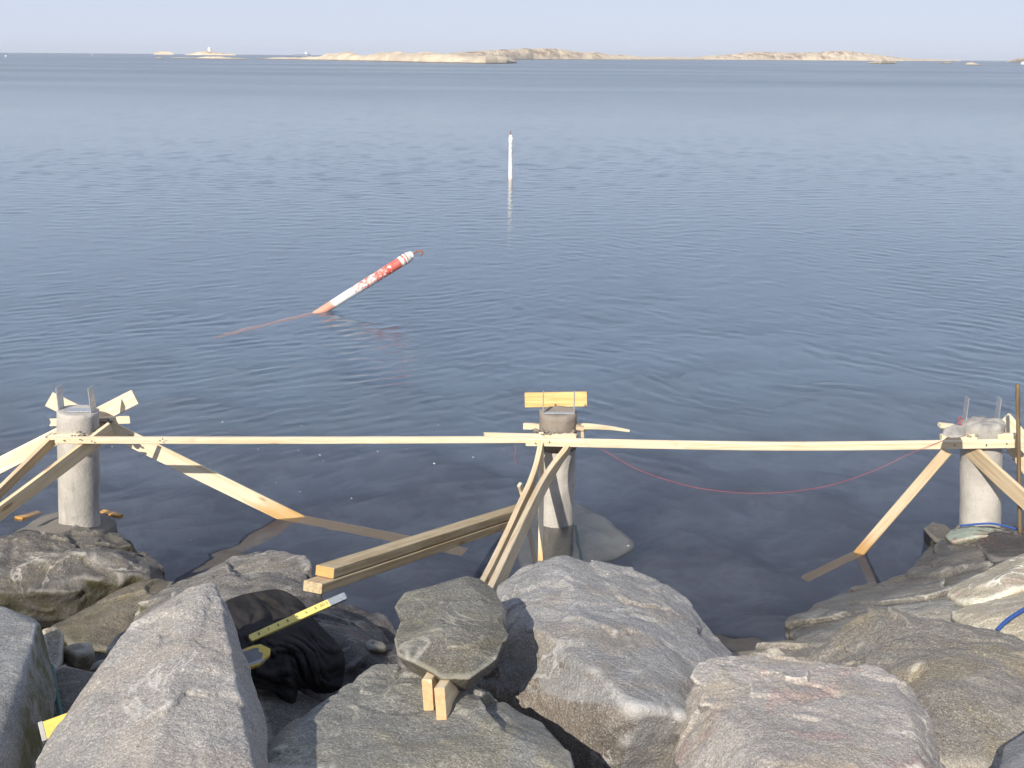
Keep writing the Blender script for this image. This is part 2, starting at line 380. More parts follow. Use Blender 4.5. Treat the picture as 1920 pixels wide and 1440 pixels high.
def pole_mat(name, whiteonly=False):      # white spar with worn red paint towards its top; grain.x is metres from the top
    m, nt, bs = new_mat(name); t = NT(nt)
    at = t.n('Attribute'); at.attribute_name = 'grain'; v = at.outputs['Vector']
    sep = t.n('SeparateXYZ'); t.L.new(v, sep.inputs[0]); u = sep.outputs[0]
    n = t.noise(v, 22, 6, 0.75, 0.5)
    white = t.mix(t.ramp(t.noise(v, 9, 5, 0.6), 0.45, 0.7), (0.84, 0.83, 0.80), (0.76, 0.74, 0.68))
    if whiteonly:
        flake = t.math('MULTIPLY', t.ramp(n, 0.50, 0.56), t.math('MULTIPLY', t.ramp(u, 0.12, 0.16), t.ramp(u, 0.75, 0.45)))
        c = t.mix(flake, white, (0.38, 0.42, 0.40))
        redm = t.math('MULTIPLY', t.ramp(u, 0.97, 1.05), 0.5)
        c = t.mix(redm, c, (0.55, 0.26, 0.20))
    else:
        up = t.ramp(u, 0.92, 0.76)                                   # red zone: top 0.9 m, worn
        worn = t.ramp(t.math('ADD', n, t.math('MULTIPLY', t.ramp(u, 0.26, 0.75), 0.08)), 0.53, 0.58, 1, 0)
        red = t.math('MULTIPLY', up, worn)
        band = t.math('MULTIPLY', t.ramp(u, 0.16, 0.17), t.ramp(u, 0.30, 0.28))
        red = t.math('MAXIMUM', red, t.math('MULTIPLY', band, 0.9))
        white_ring = t.math('MULTIPLY', t.ramp(u, 0.10, 0.11), t.ramp(u, 0.155, 0.145))
        red = t.math('MULTIPLY', red, t.math('SUBTRACT', 1.0, white_ring))
        red = t.math('MULTIPLY', red, t.ramp(u, 0.04, 0.05))
        c = t.mix(red, white, (0.62, 0.12, 0.09))
        low = t.ramp(u, 1.06, 1.22)
        lown = t.ramp(t.math('ADD', n, t.math('MULTIPLY', low, 0.35)), 0.62, 0.72)
        c = t.mix(t.math('MULTIPLY', lown, t.ramp(u, 1.02, 1.12)), c, (0.64, 0.33, 0.24))
        c = t.mix(t.ramp(u, 1.32, 1.5), c, (0.85, 0.52, 0.44))
    t.L.new(c, bs.inputs['Base Color']); bs.inputs['Roughness'].default_value = 0.5
    return m

# water: clear refracting surface with wind ripples, sheltered (calm) near the rocks
def water_mat():
    m, nt, bs = new_mat('sea_water'); t = NT(nt)
    bs.inputs['Base Color'].default_value = (1, 1, 1, 1)
    bs.inputs['IOR'].default_value = 1.333
    bs.inputs['Transmission Weight'].default_value = 1.0
    geo = t.n('NewGeometry'); v = geo.outputs['Position']
    sep = t.n('SeparateXYZ'); t.L.new(v, sep.inputs[0]); y = sep.outputs[1]; x = sep.outputs[0]
    gust = t.ramp(t.noise(t.mapping(v, sc=(0.35, 1, 1)), 0.02, 3, 0.55), 0.35, 0.65, 0.85, 1.1)
    far = t.math('POWER', t.ramp(y, 8.0, 150.0), 0.5)
    t.setin(bs, 'Roughness', t.math('ADD', 0.015, t.math('MULTIPLY', t.math('MULTIPLY', far, gust), FAR_R)))
    fine = t.noise(t.mapping(v, rot=(0, 0, 0.2), sc=(1, 1.5, 1)), 11.0, 2, 0.5)
    chop = t.noise(t.mapping(v, rot=(0, 0, -0.15), sc=(0.75, 1, 1)), 0.045, CHOP_D, 0.5, 0.1)
    h = t.math('ADD', t.math('MULTIPLY', fine, t.math('MULTIPLY', t.ramp(y, 6.0, 14.0, 0.1, 1.0), 0.003)),
               t.math('MULTIPLY', t.math('MULTIPLY', chop, gust), t.ramp(y, 120.0, 420.0, 0.0, CHOP_A)))
    bp = t.n('Bump'); t.L.new(h, bp.inputs['Height']); bp.inputs['Distance'].default_value = 1.0; bp.inputs['Strength'].default_value = 1.0
    t.L.new(bp.outputs[0], bs.inputs['Normal'])
    va = t.n('VolumeAbsorption'); va.inputs['Color'].default_value = (0.51, 0.69, 0.745, 1); va.inputs['Density'].default_value = 0.13
    t.L.new(va.outputs[0], nt.nodes['Material Output'].inputs['Volume'])
    return m
FAR_R, CHOP_D, CHOP_A = 0.22, 7, 0.8
M_WATER = water_mat()

def seabed_mat():
    m, nt, bs = new_mat('seabed_weed_and_scatter'); t = NT(nt)
    geo = t.n('NewGeometry'); v = geo.outputs['Position']
    n = t.noise(v, 1.7, 6, 0.65, 0.5); n2 = t.noise(v, 6.5, 6, 0.7, 0.3)
    c = t.mix(t.ramp(n, 0.40, 0.62), (0.08, 0.092, 0.13), (0.155, 0.165, 0.205))
    c = t.mix(t.math('MULTIPLY', t.ramp(n2, 0.48, 0.66), 0.6), c, (0.10, 0.09, 0.135))
    sep = t.n('SeparateXYZ'); t.L.new(v, sep.inputs[0])
    c = t.mix(t.ramp(sep.outputs[2], -1.2, -3.6), c, (0.37, 0.44, 0.545))  # paler blue with depth: light scattered in the water, painted into the bed
    t.L.new(c, bs.inputs['Base Color']); bs.inputs['Roughness'].default_value = 0.95
    return m
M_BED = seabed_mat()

def island_mat():
    m, nt, bs = new_mat('island_granite'); t = NT(nt)
    geo = t.n('NewGeometry'); v = geo.outputs['Position']
    sep = t.n('SeparateXYZ'); t.L.new(v, sep.inputs[0])
    c = t.mix(t.ramp(t.noise(v, 0.06, 6, 0.65), 0.40, 0.62), (0.66, 0.57, 0.43), (0.50, 0.43, 0.34))
    hz = t.ramp(sep.outputs[2], 1.5, 6.0)
    c = t.mix(t.math('MULTIPLY', t.math('MULTIPLY', t.ramp(t.noise(v, 0.045, 6, 0.7, 0.4), 0.50, 0.60), hz), 0.85), c, (0.26, 0.19, 0.16))
    c = t.mix(t.math('MULTIPLY', t.ramp(t.noise(v, 0.3, 5, 0.7), 0.56, 0.66), 0.4), c, (0.40, 0.33, 0.24))
    c = t.mix(t.ramp(sep.outputs[2], 0.55, 0.1), c, (0.12, 0.11, 0.09))
    t.L.new(c, bs.inputs['Base Color']); bs.inputs['Roughness'].default_value = 0.9
    t.L.new(t.bump(t.noise(v, 0.25, 6, 0.7), 3.0, 0.5), bs.inputs['Normal'])
    return m
M_ISLE = island_mat()

# ------------------------------------------------------------------ setting: water, sea bed, shore bed, islands
def grid_mesh(name, xs, ys, zf, mat, smooth=True, kind='structure'):
    X, Y = np.meshgrid(xs, ys); Z = zf(X, Y)
    co = np.stack([X, Y, Z], -1).reshape(-1, 3)
    nx, ny = len(xs), len(ys)
    faces = [(j * nx + i, j * nx + i + 1, (j + 1) * nx + i + 1, (j + 1) * nx + i) for j in range(ny - 1) for i in range(nx - 1)]
    me = bpy.data.meshes.new(name); me.from_pydata(co.tolist(), [], faces); me.update()
    o = link_mesh(name, me, mat, None, smooth)
    return tag(o, kind=kind)
def sea_mesh():
    """one sheet of water: fine rings near the shore, coarser outwards, with real wind ripples in world coordinates"""
    r1 = [2.4]
    while r1[-1] < 420: r1.append(r1[-1] * 1.0031 + 0.002)
    while r1[-1] < 45000: r1.append(r1[-1] * 1.12)
    rr = np.array(r1)
    a_in = np.linspace(math.radians(-38), math.radians(38), 760)
    a_out = np.linspace(math.radians(38), math.radians(322), 26)[1:-1]
    aa = np.concatenate([a_in, a_out]); na, nr = len(aa), len(rr)
    A_, R_ = np.meshgrid(aa, rr)
    X = (R_ * np.sin(A_)); Y = (R_ * np.cos(A_))
    rnd = np.random.RandomState(11)
    H = np.zeros_like(X)
    sp = R_ * 0.0031
    def sm(x, a, b):
        t = np.clip((x - a) / (b - a), 0, 1); return t * t * (3 - 2 * t)
    P_ = np.stack([X.ravel() * 0.22, Y.ravel() * 0.30, 0 * X.ravel()], -1)
    patch = 0.85 + 0.9 * pnoise(P_).reshape(X.shape) + 0.4 * pnoise(P_ * 3.1 + 8).reshape(X.shape)
    patch = np.clip(patch, 0.25, 1.7)
    patch2 = np.clip(0.95 + 0.35 * fbm(np.stack([X.ravel() * 0.018, Y.ravel() * 0.03, 0 * X.ravel()], -1), 3).reshape(X.shape), 0.4, 1.5)
    left = 1 - sm(X / np.maximum(Y, 1), -0.12, 0.16)
    shore = sm(Y, 5.2, 10.5)
    wxp = X + 0.25 * pnoise(P_ * 2.3 + 3).reshape(X.shape); wyp = Y + 0.25 * pnoise(P_ * 2.3 + 13).reshape(X.shape)
    def add(n, lam, dirc, spread, slope, mask):
        nonlocal H
        for k in range(n):
            l = lam[0] * (lam[1] / lam[0]) ** rnd.uniform()
            th = math.radians(dirc + rnd.normal() * spread)
            kk = 2 * math.pi / l
            lod = sm(l / sp, 2.6, 5.0)
            amp = slope * math.sqrt(2.0 / n) / kk
            ph = kk * (wxp * math.cos(th) + wyp * math.sin(th)) + rnd.uniform(0, 6.283)
            H += amp * lod * mask * np.sin(ph)
    near = 0.10 + 0.90 * shore
    add(30, (0.075, 0.27), 118, 15, S_RIP, near * patch * (0.25 + 0.75 * left))
    add(30, (0.075, 0.27), 52, 15, S_RIP, near * patch * (1 - 0.75 * left))
    add(40, (0.22, 0.7), 95, 34, 0.016, (0.15 + 0.85 * shore) * (1 - 0.8 * sm(Y, 16, 30)))
    add(44, (0.16, 0.6), 92, 34, S_FAR, sm(Y, 11, 34) * patch2)
    add(30, (0.5, 1.5), 90, 32, S_FAR * 0.5, sm(Y, 25, 80) * (1 - 0.75 * sm(Y, 60, 170)) * patch2)
    edge = sm(math.radians(38) - np.abs(np.where(A_ > math.pi, A_ - 2 * math.pi, A_)), 0.0, 0.04)
    H *= edge * (1 - sm(R_, 330, 415))
    co = np.stack([X, Y, H], -1).reshape(-1, 3).astype(np.float32)
    idx = np.arange(nr * na).reshape(nr, na)
    nxt = np.roll(idx, -1, axis=1)
    q = np.stack([idx[:-1], idx[1:], nxt[1:], nxt[:-1]], -1).reshape(-1, 4).astype(np.int32)
    me = bpy.data.meshes.new('sea')
    me.vertices.add(len(co)); me.vertices.foreach_set('co', co.ravel())
    me.loops.add(q.size); me.loops.foreach_set('vertex_index', q.ravel())
    me.polygons.add(len(q)); me.polygons.foreach_set('loop_start', np.arange(0, q.size, 4, dtype=np.int32))
    me.polygons.foreach_set('use_smooth', np.ones(len(q), dtype=bool))
    me.update(calc_edges=True)
    if me.polygons[0].normal.z < 0: me.flip_normals()
    o = link_mesh('sea', me, M_WATER)
    return tag(o, kind='structure')
S_RIP, S_FAR = 0.078, 0.11
water = sea_mesh()
bx_ = np.concatenate([[-30000, -2000, -200, -30], np.linspace(-16, 16, 160), [30, 200, 2000, 30000]])
by_ = np.concatenate([np.linspace(-6, 18, 180), [22, 30, 50, 100, 400, 3000, 45000]])
def bedz(X, Y):
    prof_y = np.array([-6, -1.5, 0.5, 2.2, 3.6, 4.8, 5.8, 7.0, 9.0, 13.0, 20.0, 60.0, 50000])
    prof_z = np.array([1.3, 1.3, 1.05, 0.35, -0.1, -0.45, -0.9, -1.3, -1.9, -3.0, -5.0, -8.0, -8.0])
    z = np.interp(Y, prof_y, prof_z)
    p = np.stack([X.ravel() * 0.9, Y.ravel() * 0.9, 0 * X.ravel()], -1)
    p = np.clip(p, -200, 200)
    n = fbm(p, 5).reshape(X.shape)
    return z + n * np.where(Y < 30, 0.28, 0.0)
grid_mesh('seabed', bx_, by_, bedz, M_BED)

def horizon_y(px): return 98.3 + 0.0082 * px
def island(name, tops, bases, thick, rough=0.25, seed=0, nx=None):
    """tops: [(px, y)], bases: [(px, y)]: skyline and waterline, turned into a heightfield standing on the sea"""
    x0, x1 = tops[0][0], tops[-1][0]
    nx = nx or max(24, int((x1 - x0) * 1.2)); ny = 26
    pxs = np.linspace(x0, x1, nx)
    ty = np.interp(pxs, [a for a, b in tops], [b for a, b in tops])
    by = np.interp(pxs, [a for a, b in bases], [b for a, b in bases])
    co = np.zeros((ny, nx, 3))
    for i, px in enumerate(pxs):
        f = PZ(px, by[i], 0.0)
        d = Vector((f.x, f.y, 0)).normalized()
        env = min(1.0, min(i, nx - 1 - i) / (0.05 * nx) + 0.05)
        th = thick * (0.25 + 0.75 * math.sqrt(env))
        mid = f + d * th * 0.45
        r = ray(px, ty[i]); k = math.hypot(mid.x, mid.y) / math.hypot(r.x, r.y)
        h = CAMZ + r.z * k
        for j in range(ny):
            t = j / (ny - 1)
            q = f + d * th * t
            prof = math.sin(math.pi * min(1, t / 0.9) ** 0.75) ** 0.7 if 0 < t < 0.9 else 0
            co[j, i] = (q.x, q.y, max(0.3, h) * prof)
    p = co.reshape(-1, 3) * (0.06, 0.03, 0.0) + seed
    n = ridged(p, 5).reshape(ny, nx)
    hm = co[:, :, 2]
    co[:, :, 2] = hm * (1 + rough * (n - 1.3)) + np.where(hm <= 0, -1.0, 0.0)
    faces = [(j * nx + i, j * nx + i + 1, (j + 1) * nx + i + 1, (j + 1) * nx + i) for j in range(ny - 1) for i in range(nx - 1)]
    me = bpy.data.meshes.new(name); me.from_pydata(co.reshape(-1, 3).tolist(), [], faces); me.update()
    o = link_mesh(name, me, M_ISLE, None, True)
    return tag(o, kind='structure')
island('island', [(478, 109.5), (500, 108.8), (520, 107.8), (540, 107.6), (575, 106.5), (600, 104.5), (618, 100.5), (640, 98), (662, 98.8), (680, 103), (700, 103), (712, 100),
                  (725, 98.5), (745, 98.5), (762, 101), (780, 101), (800, 98.8), (830, 99.5), (860, 101), (885, 103), (900, 106), (912, 112)],
       [(478, 110.8), (600, 112.6), (700, 114.6), (800, 117.2), (912, 118.5)], 90, 0.35, 3.1)
island('island', [(865, 113), (885, 110), (900, 105), (912, 103.2), (925, 102.4), (938, 103.5), (950, 107), (960, 110), (966, 113), (970, 118)],
       [(865, 118.3), (910, 119.2), (950, 119), (970, 118.4)], 50, 0.12, 8.0, nx=120)
island('island', [(835, 101), (855, 99), (880, 97.5), (905, 95.4), (940, 93.6), (980, 92), (1030, 91.4), (1055, 93.5), (1075, 97), (1095, 99), (1112, 97.6), (1130, 100.5), (1150, 104), (1160, 102.4),
                  (1180, 104), (1200, 106.5), (1240, 107), (1290, 107.6), (1320, 108.5)],
       [(835, 112.0), (1000, 111.6), (1200, 112.2), (1320, 112.3)], 260, 0.22, 12.0)
island('island', [(1280, 109.5), (1305, 107.5), (1325, 104.6), (1350, 103.6), (1375, 102), (1400, 98.5), (1412, 97), (1440, 98), (1470, 99), (1490, 99.4), (1520, 98.6), (1550, 97), (1575, 95.8), (1592, 96),
                  (1610, 98.5), (1640, 102.6), (1655, 104.5), (1680, 107.5), (1705, 110), (1740, 111), (1770, 112), (1802, 112.6)],
       [(1280, 111.8), (1500, 113.2), (1700, 114.6), (1802, 115.0)], 300, 0.22, 22.0)
island('skerry', [(1624, 118.4), (1634, 116), (1648, 113), (1656, 111.6), (1668, 113), (1676, 115.5), (1683, 119)], [(1624, 119.2), (1650, 120), (1683, 119.6)], 20, 0.3, 31.0, nx=70)
island('skerry', [(1764, 118.2), (1775, 117), (1788, 118.6)], [(1764, 119.2), (1788, 119.8)], 12, 0.3, 33.0)
island('skerry', [(1808, 121), (1813, 117.4), (1822, 116.8), (1830, 118.6), (1840, 121)], [(1808, 121.8), (1840, 122)], 14, 0.25, 35.0, nx=40)
island('island', [(1886, 115.6), (1895, 113), (1905, 110), (1916, 108), (1935, 107), (1975, 108), (2010, 112)], [(1886, 116.6), (1950, 118), (2010, 118.5)], 120, 0.25, 41.0)
island('skerry', [(288, 100.6), (294, 97), (305, 96.3), (318, 96.8), (326, 100.2)], [(288, 102.4), (326, 102.8)], 60, 0.2, 44.0, nx=40)
island('skerry', [(346, 102), (358, 100), (370, 97.5), (380, 96), (392, 95.8), (405, 97.5), (420, 99.6), (442, 101.8)], [(346, 103.2), (442, 104)], 90, 0.25, 46.0, nx=70)
island('skerry', [(318, 108), (326, 106.8), (335, 107.8), (372, 107.6), (385, 106.6), (400, 105.6), (415, 106), (425, 107.4), (462, 109.4)], [(318, 109), (400, 110.6), (462, 111)], 20, 0.35, 48.0, nx=100)
island('skerry', [(290, 108.4), (294, 107.2), (300, 107.8), (307, 109)], [(290, 109.2), (307, 109.6)], 8, 0.3, 49.0)

def facets(p, cell, slope, seed, warp=0.25):
    """piecewise planar offset: each 3D cell tilts the surface its own way, so cell borders become broken edges and small ledges"""
    q = p / cell
    q = q + warp * np.stack([pnoise(q * 1.3 + seed), pnoise(q * 1.3 + seed + 31), pnoise(q * 1.3 + seed + 57)], -1)
    b = np.floor(q).astype(np.int64)
    d1 = np.full(len(q), 1e9); d2 = np.full(len(q), 1e9); out = np.zeros(len(q)); out2 = np.zeros(len(q))
    for dx in (-1, 0, 1):
        for dy in (-1, 0, 1):
            for dz in (-1, 0, 1):
                c = b + (dx, dy, dz)
                h = _perm[(_perm[(_perm[(c[:, 0] + seed) & 511] + c[:, 1]) & 511] + c[:, 2]) & 511]
                ctr = c + 0.5 + 0.40 * _grad[h]
                d = np.sum((q - ctr) ** 2, 1)
                val = np.sum((q - ctr) * _grad[(h + 101) & 511], 1) + 0.35 * _grad[(h + 211) & 511][:, 0]
                first = d < d1
                second = (~first) & (d < d2)
                d2 = np.where(first, d1, np.where(second, d, d2)); out2 = np.where(first, out, np.where(second, val, out2))
                d1 = np.where(first, d, d1); out = np.where(first, val, out)
    w = np.clip((np.sqrt(d2) - np.sqrt(d1)) / 0.035, 0, 1); w = 0.5 + 0.5 * w
    return (out * w + out2 * (1 - w)) * cell * slope

# ------------------------------------------------------------------ boulders
_ico = {}
def ico(sub):
    if sub not in _ico:
        bm = bmesh.new(); bmesh.ops.create_icosphere(bm, subdivisions=sub, radius=1.0)
        me = bpy.data.meshes.new('ico'); bm.to_mesh(me); bm.free()
        co = np.zeros(len(me.vertices) * 3); me.vertices.foreach_get('co', co)
        _ico[sub] = (me, co.reshape(-1, 3))
    return _ico[sub]
def hull_planes(pts, c, rnd, chips, chip_amt):
    bm = bmesh.new()
    for p in pts: bm.verts.new(p)
    bmesh.ops.convex_hull(bm, input=bm.verts)
    bm.normal_update()
    pl = []
    for f in bm.faces:
        if f.calc_area() < 1e-6: continue
        n = np.array(f.normal); h = float(n @ (np.array(f.verts[0].co) - c))
        if h < 0: n, h = -n, -h
        pl.append((f.calc_area(), n, h))
    bm.free()
    pl.sort(key=lambda a: -a[0])
    keep = []
    for a, n, h in pl:
        if h < 1e-3: continue
        if all(not (n @ m > 0.972 and abs(h - g) < 0.05) for m, g in keep): keep.append((n, h))
    P_ = np.array([p for p in pts]) - c
    for k in range(chips):
        n = rnd.normal(size=3); n /= np.linalg.norm(n)
        s = (P_ @ n).max()
        keep.append((n, s * (1 - chip_amt * rnd.uniform(0.4, 1.3))))
    return keep
def rock(pts, label, mat, back=0.6, ridge=(), down=0.35, name='boulder', cat='boulder', sub=6, sharp=110, rough=0.03, rfreq=2.6,
         strata=0.0, seed=1, chips=9, chip=0.06, extra_hulls=(), group='boulders of the sea wall', kind=None, water=False, pinch=0.8, lumps=0.4, parent=None, grow=1.012, fac=1.0, facbig=None):
    rnd = np.random.RandomState(seed)
    hulls = []
    for ol, rg in [(pts, ridge)] + list(extra_hulls):
        front = [P(*q) if len(q) == 3 else q for q in ol]
        c2 = sum(front, Vector()) / len(front)
        allp = list(front) + [P(*q) if len(q) == 3 and not isinstance(q, Vector) else q for q in rg]
        for p in front:
            r = (p - CP).normalized()
            allp.append(c2 + (p - c2) * pinch + r * back + Vector((0, 0, -down)))
        hulls.append(allp)
    mn = np.min([list(p) for p in hulls[0]], axis=0); mx = np.max([list(p) for p in hulls[0]], axis=0)
    c = np.mean([np.mean([list(p) for p in h], axis=0) for h in hulls], axis=0)
    me0, D = ico(sub)
    rad = None
    for i, h in enumerate(hulls):
        pl = hull_planes(h, c, rnd, chips if i == 0 else 3, chip)
        acc = np.zeros(len(D))
        for n, hh in pl:
            q = np.maximum(D @ n, 0) / hh
            acc += q ** sharp
        r = acc ** (-1.0 / sharp)
        rad = r if rad is None else np.maximum(rad, r)
    co = D * rad[:, None] * grow
    size = float(np.mean(rad))
    wp = co + c + seed * 3.7
    n1 = fbm(wp * rfreq, 5, 0.52)
    n2 = ridged(wp * rfreq * 0.8 + 5.0, 4)
    disp = rough * 0.5 * (n1 * 1.3 + lumps * (n2 - 1.0))
    if fac: disp += fac * min(1.0, size * 2.5) * ((facbig if facbig is not None else 1.0) * facets(wp, 0.40, 0.20, seed) + facets(wp, 0.15, 0.13, seed + 5) + facets(wp, 0.05, 0.06, seed + 9))
    if strata:
        q = wp @ np.array([0.18, 0.30, 0.93]) * 9.0 + n1 * 0.9
        fr = q - np.floor(q)
        disp += strata * (np.clip(fr * 3, 0, 1) - fr)
    co += D * disp[:, None] * min(1.0, size * 2.2)
    me = me0.copy(); me.name = name
    me.vertices.foreach_set('co', co.astype(np.float32).ravel()); me.update()
    o = link_mesh(name, me, mat, parent, True)
    o.location = c if parent is None else c - np.array(parent.location)
    if parent is not None: o.matrix_parent_inverse = Matrix()
    if parent is None:
        if kind: tag(o, kind=kind)
        else: tag(o, label, cat, group)
    return o

rock([(20, 1530, 2.62), (96, 1385, 2.88), (180, 1268, 3.05), (245, 1195, 3.18), (300, 1142, 3.28), (355, 1106, 3.36), (398, 1099, 3.36), (425, 1148, 3.28), (452, 1225, 3.18), (482, 1300, 3.06), (500, 1385, 2.92), (512, 1530, 2.66)],
     'pale grey triangular boulder rising to a peak at the front left', M_GRAN, back=0.55, down=0.35,
     ridge=[(404, 1125, 3.26), (420, 1215, 3.04), (452, 1330, 2.78), (482, 1500, 2.48), (250, 1520, 2.36), (110, 1500, 2.50)], seed=3, rough=0.02, sub=7, chips=1, chip=0.02, fac=0.7, facbig=0.15, sharp=160)
rock([(-120, 1030, 6.15), (0, 1030, 6.1), (90, 1022, 6.15), (185, 1000, 6.25), (222, 1006, 6.25), (262, 1040, 6.1), (298, 1064, 5.95), (312, 1100, 5.85), (262, 1128, 5.75), (200, 1150, 5.65), (120, 1166, 5.6), (60, 1160, 5.6), (-120, 1150, 5.6)],
     'dark layered shore rock carrying the left concrete pile', M_SHORE, back=0.8, down=0.5,
     ridge=[(60, 1062, 5.72), (150, 1066, 5.66), (240, 1062, 5.72), (-60, 1066, 5.7), (120, 1110, 5.56), (0, 1110, 5.56)], seed=5, rough=0.06, strata=0.02, rfreq=2.2, chips=3, sub=7, sharp=140)
rock([(84, 1178, 5.3), (150, 1160, 5.45), (215, 1130, 5.55), (262, 1092, 5.7), (318, 1090, 5.75), (304, 1128, 5.55), (268, 1180, 5.3), (238, 1232, 5.1), (180, 1218, 5.1), (125, 1208, 5.15), (95, 1205, 5.2)],
     'lower brown rock with a yellow green mossy edge over the dark hollow', M_LEDGE, back=0.6, down=0.05,
     ridge=[(240, 1140, 5.38), (180, 1175, 5.25), (270, 1120, 5.5)], seed=6, rough=0.05, sub=6)
rock([(-60, 1130, 4.15), (0, 1134, 4.15), (40, 1150, 4.12), (72, 1166, 4.08), (92, 1230, 4.05), (102, 1320, 3.9), (85, 1450, 3.6), (30, 1500, 3.0), (-60, 1500, 2.8)],
     'grey slab with a mossy shaded right face cut by the left edge of the photo', M_MOSSY, back=0.3, down=0.3,
     ridge=[(68, 1175, 3.96), (60, 1225, 3.76), (36, 1300, 3.48), (6, 1400, 3.12), (-40, 1300, 3.4)], seed=8, rough=0.02, chips=0, facbig=0.1, sharp=160)
rock([(196, 1262, 4.5), (225, 1205, 4.8), (290, 1130, 5.1), (380, 1080, 5.35), (450, 1046, 5.5), (505, 1036, 5.5), (560, 1052, 5.35), (588, 1085, 5.1), (600, 1130, 4.8), (560, 1165, 4.6), (420, 1180, 4.4), (330, 1230, 4.3)],
     'low brownish grey rock at the water edge under the ends of the two stacked timbers', M_SHORE, back=0.5, down=0.35,
     ridge=[(400, 1100, 4.95), (500, 1075, 5.1), (470, 1120, 4.75), (560, 1095, 4.95), (330, 1150, 4.75)], seed=11, rough=0.035)
rock([(420, 1160, 4.5), (455, 1125, 4.65), (520, 1108, 4.75), (620, 1118, 4.8), (700, 1140, 4.75), (748, 1185, 4.5), (752, 1240, 4.2), (690, 1300, 3.95), (600, 1350, 3.75), (500, 1330, 3.75), (430, 1250, 4.0)],
     'wet black rock beside the dropped jacket, sloping into the sea', M_WET, back=0.5, down=0.3,
     ridge=[(560, 1160, 4.3), (640, 1180, 4.2), (560, 1240, 4.0), (680, 1240, 4.05)], seed=13, rough=0.04)
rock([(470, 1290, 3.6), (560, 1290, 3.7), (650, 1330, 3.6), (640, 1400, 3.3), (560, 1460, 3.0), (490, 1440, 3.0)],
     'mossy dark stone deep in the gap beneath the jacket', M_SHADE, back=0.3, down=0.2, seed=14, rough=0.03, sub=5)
rock([(440, 1490, 2.85), (505, 1396, 3.1), (560, 1370, 3.2), (625, 1330, 3.35), (668, 1275, 3.52), (705, 1250, 3.6), (755, 1246, 3.62), (800, 1268, 3.6), (870, 1318, 3.52), (955, 1348, 3.4), (1010, 1364, 3.3), (1050, 1400, 3.1), (1080, 1490, 2.85)],
     'green grey boulder at the bottom centre with two board ends lying on it', M_GREEN, back=0.45, down=0.3,
     ridge=[(700, 1300, 3.40), (760, 1340, 3.38), (640, 1390, 3.08), (800, 1395, 3.22), (720, 1450, 2.82), (900, 1400, 3.1), (960, 1400, 3.0), (840, 1350, 3.4)], seed=17, rough=0.028, sub=7, chips=4, chip=0.04, facbig=0.6)
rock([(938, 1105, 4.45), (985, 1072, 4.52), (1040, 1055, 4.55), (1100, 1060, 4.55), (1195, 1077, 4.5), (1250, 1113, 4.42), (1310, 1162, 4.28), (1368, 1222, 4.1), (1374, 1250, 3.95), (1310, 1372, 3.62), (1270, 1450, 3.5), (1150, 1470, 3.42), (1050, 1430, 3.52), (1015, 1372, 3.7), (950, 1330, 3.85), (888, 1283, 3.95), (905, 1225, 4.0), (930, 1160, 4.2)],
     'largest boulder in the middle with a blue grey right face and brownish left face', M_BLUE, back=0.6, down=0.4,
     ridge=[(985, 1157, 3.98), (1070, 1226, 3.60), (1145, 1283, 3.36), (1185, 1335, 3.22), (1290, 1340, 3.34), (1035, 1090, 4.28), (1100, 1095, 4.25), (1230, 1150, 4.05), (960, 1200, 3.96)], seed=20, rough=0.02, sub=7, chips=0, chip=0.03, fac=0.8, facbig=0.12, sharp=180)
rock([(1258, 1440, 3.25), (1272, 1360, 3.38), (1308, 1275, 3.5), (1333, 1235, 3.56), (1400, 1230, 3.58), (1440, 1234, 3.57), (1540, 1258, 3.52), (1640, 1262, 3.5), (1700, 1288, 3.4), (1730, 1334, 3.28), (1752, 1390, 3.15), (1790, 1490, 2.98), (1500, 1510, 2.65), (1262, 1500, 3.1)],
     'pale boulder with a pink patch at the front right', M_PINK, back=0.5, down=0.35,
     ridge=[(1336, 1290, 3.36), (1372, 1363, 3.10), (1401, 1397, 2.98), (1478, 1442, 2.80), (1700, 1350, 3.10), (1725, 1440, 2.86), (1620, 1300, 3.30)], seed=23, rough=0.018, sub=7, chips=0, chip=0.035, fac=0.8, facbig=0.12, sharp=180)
rock([(1500, 1228, 4.5), (1545, 1208, 4.6), (1610, 1165, 4.55), (1660, 1156, 4.5), (1740, 1168, 4.4), (1850, 1185, 4.2), (1960, 1210, 4.0), (1990, 1300, 3.6), (1960, 1400, 3.3), (1860, 1470, 3.0), (1760, 1460, 3.0), (1620, 1350, 3.5), (1520, 1290, 4.0)],
     'big brownish boulder filling the right side below the striped slab', M_BROWN, back=0.5, down=0.35,
     ridge=[(1680, 1200, 4.05), (1800, 1250, 3.7), (1700, 1290, 3.6), (1850, 1330, 3.35), (1620, 1230, 4.1)], seed=26, rough=0.035, sub=7, fac=0.55)
rock([(1360, 1228, 5.0), (1440, 1216, 5.1), (1540, 1206, 5.1), (1600, 1230, 4.8), (1560, 1270, 4.5), (1420, 1270, 4.5), (1370, 1250, 4.7)],
     'flat grey rock just above the water between the two largest front boulders', M_BROWN, back=0.3, down=0.3, seed=27, rough=0.03, sub=6)
rock([(1472, 1212, 5.1), (1484, 1176, 5.35), (1530, 1140, 5.6), (1585, 1112, 5.75), (1650, 1096, 5.85), (1740, 1070, 6.0), (1830, 1045, 6.1), (1960, 1025, 6.1), (1990, 1150, 5.2), (1850, 1195, 4.75), (1640, 1190, 4.9), (1560, 1214, 4.9)],
     'long grey striped slab sloping to the water on the right', M_SLAB, back=0.5, down=0.45,
     ridge=[(1600, 1145, 5.3), (1700, 1120, 5.4), (1850, 1080, 5.6), (1760, 1150, 5.0), (1520, 1170, 5.2)], seed=29, rough=0.045, sub=7, strata=0.004, fac=0.6)
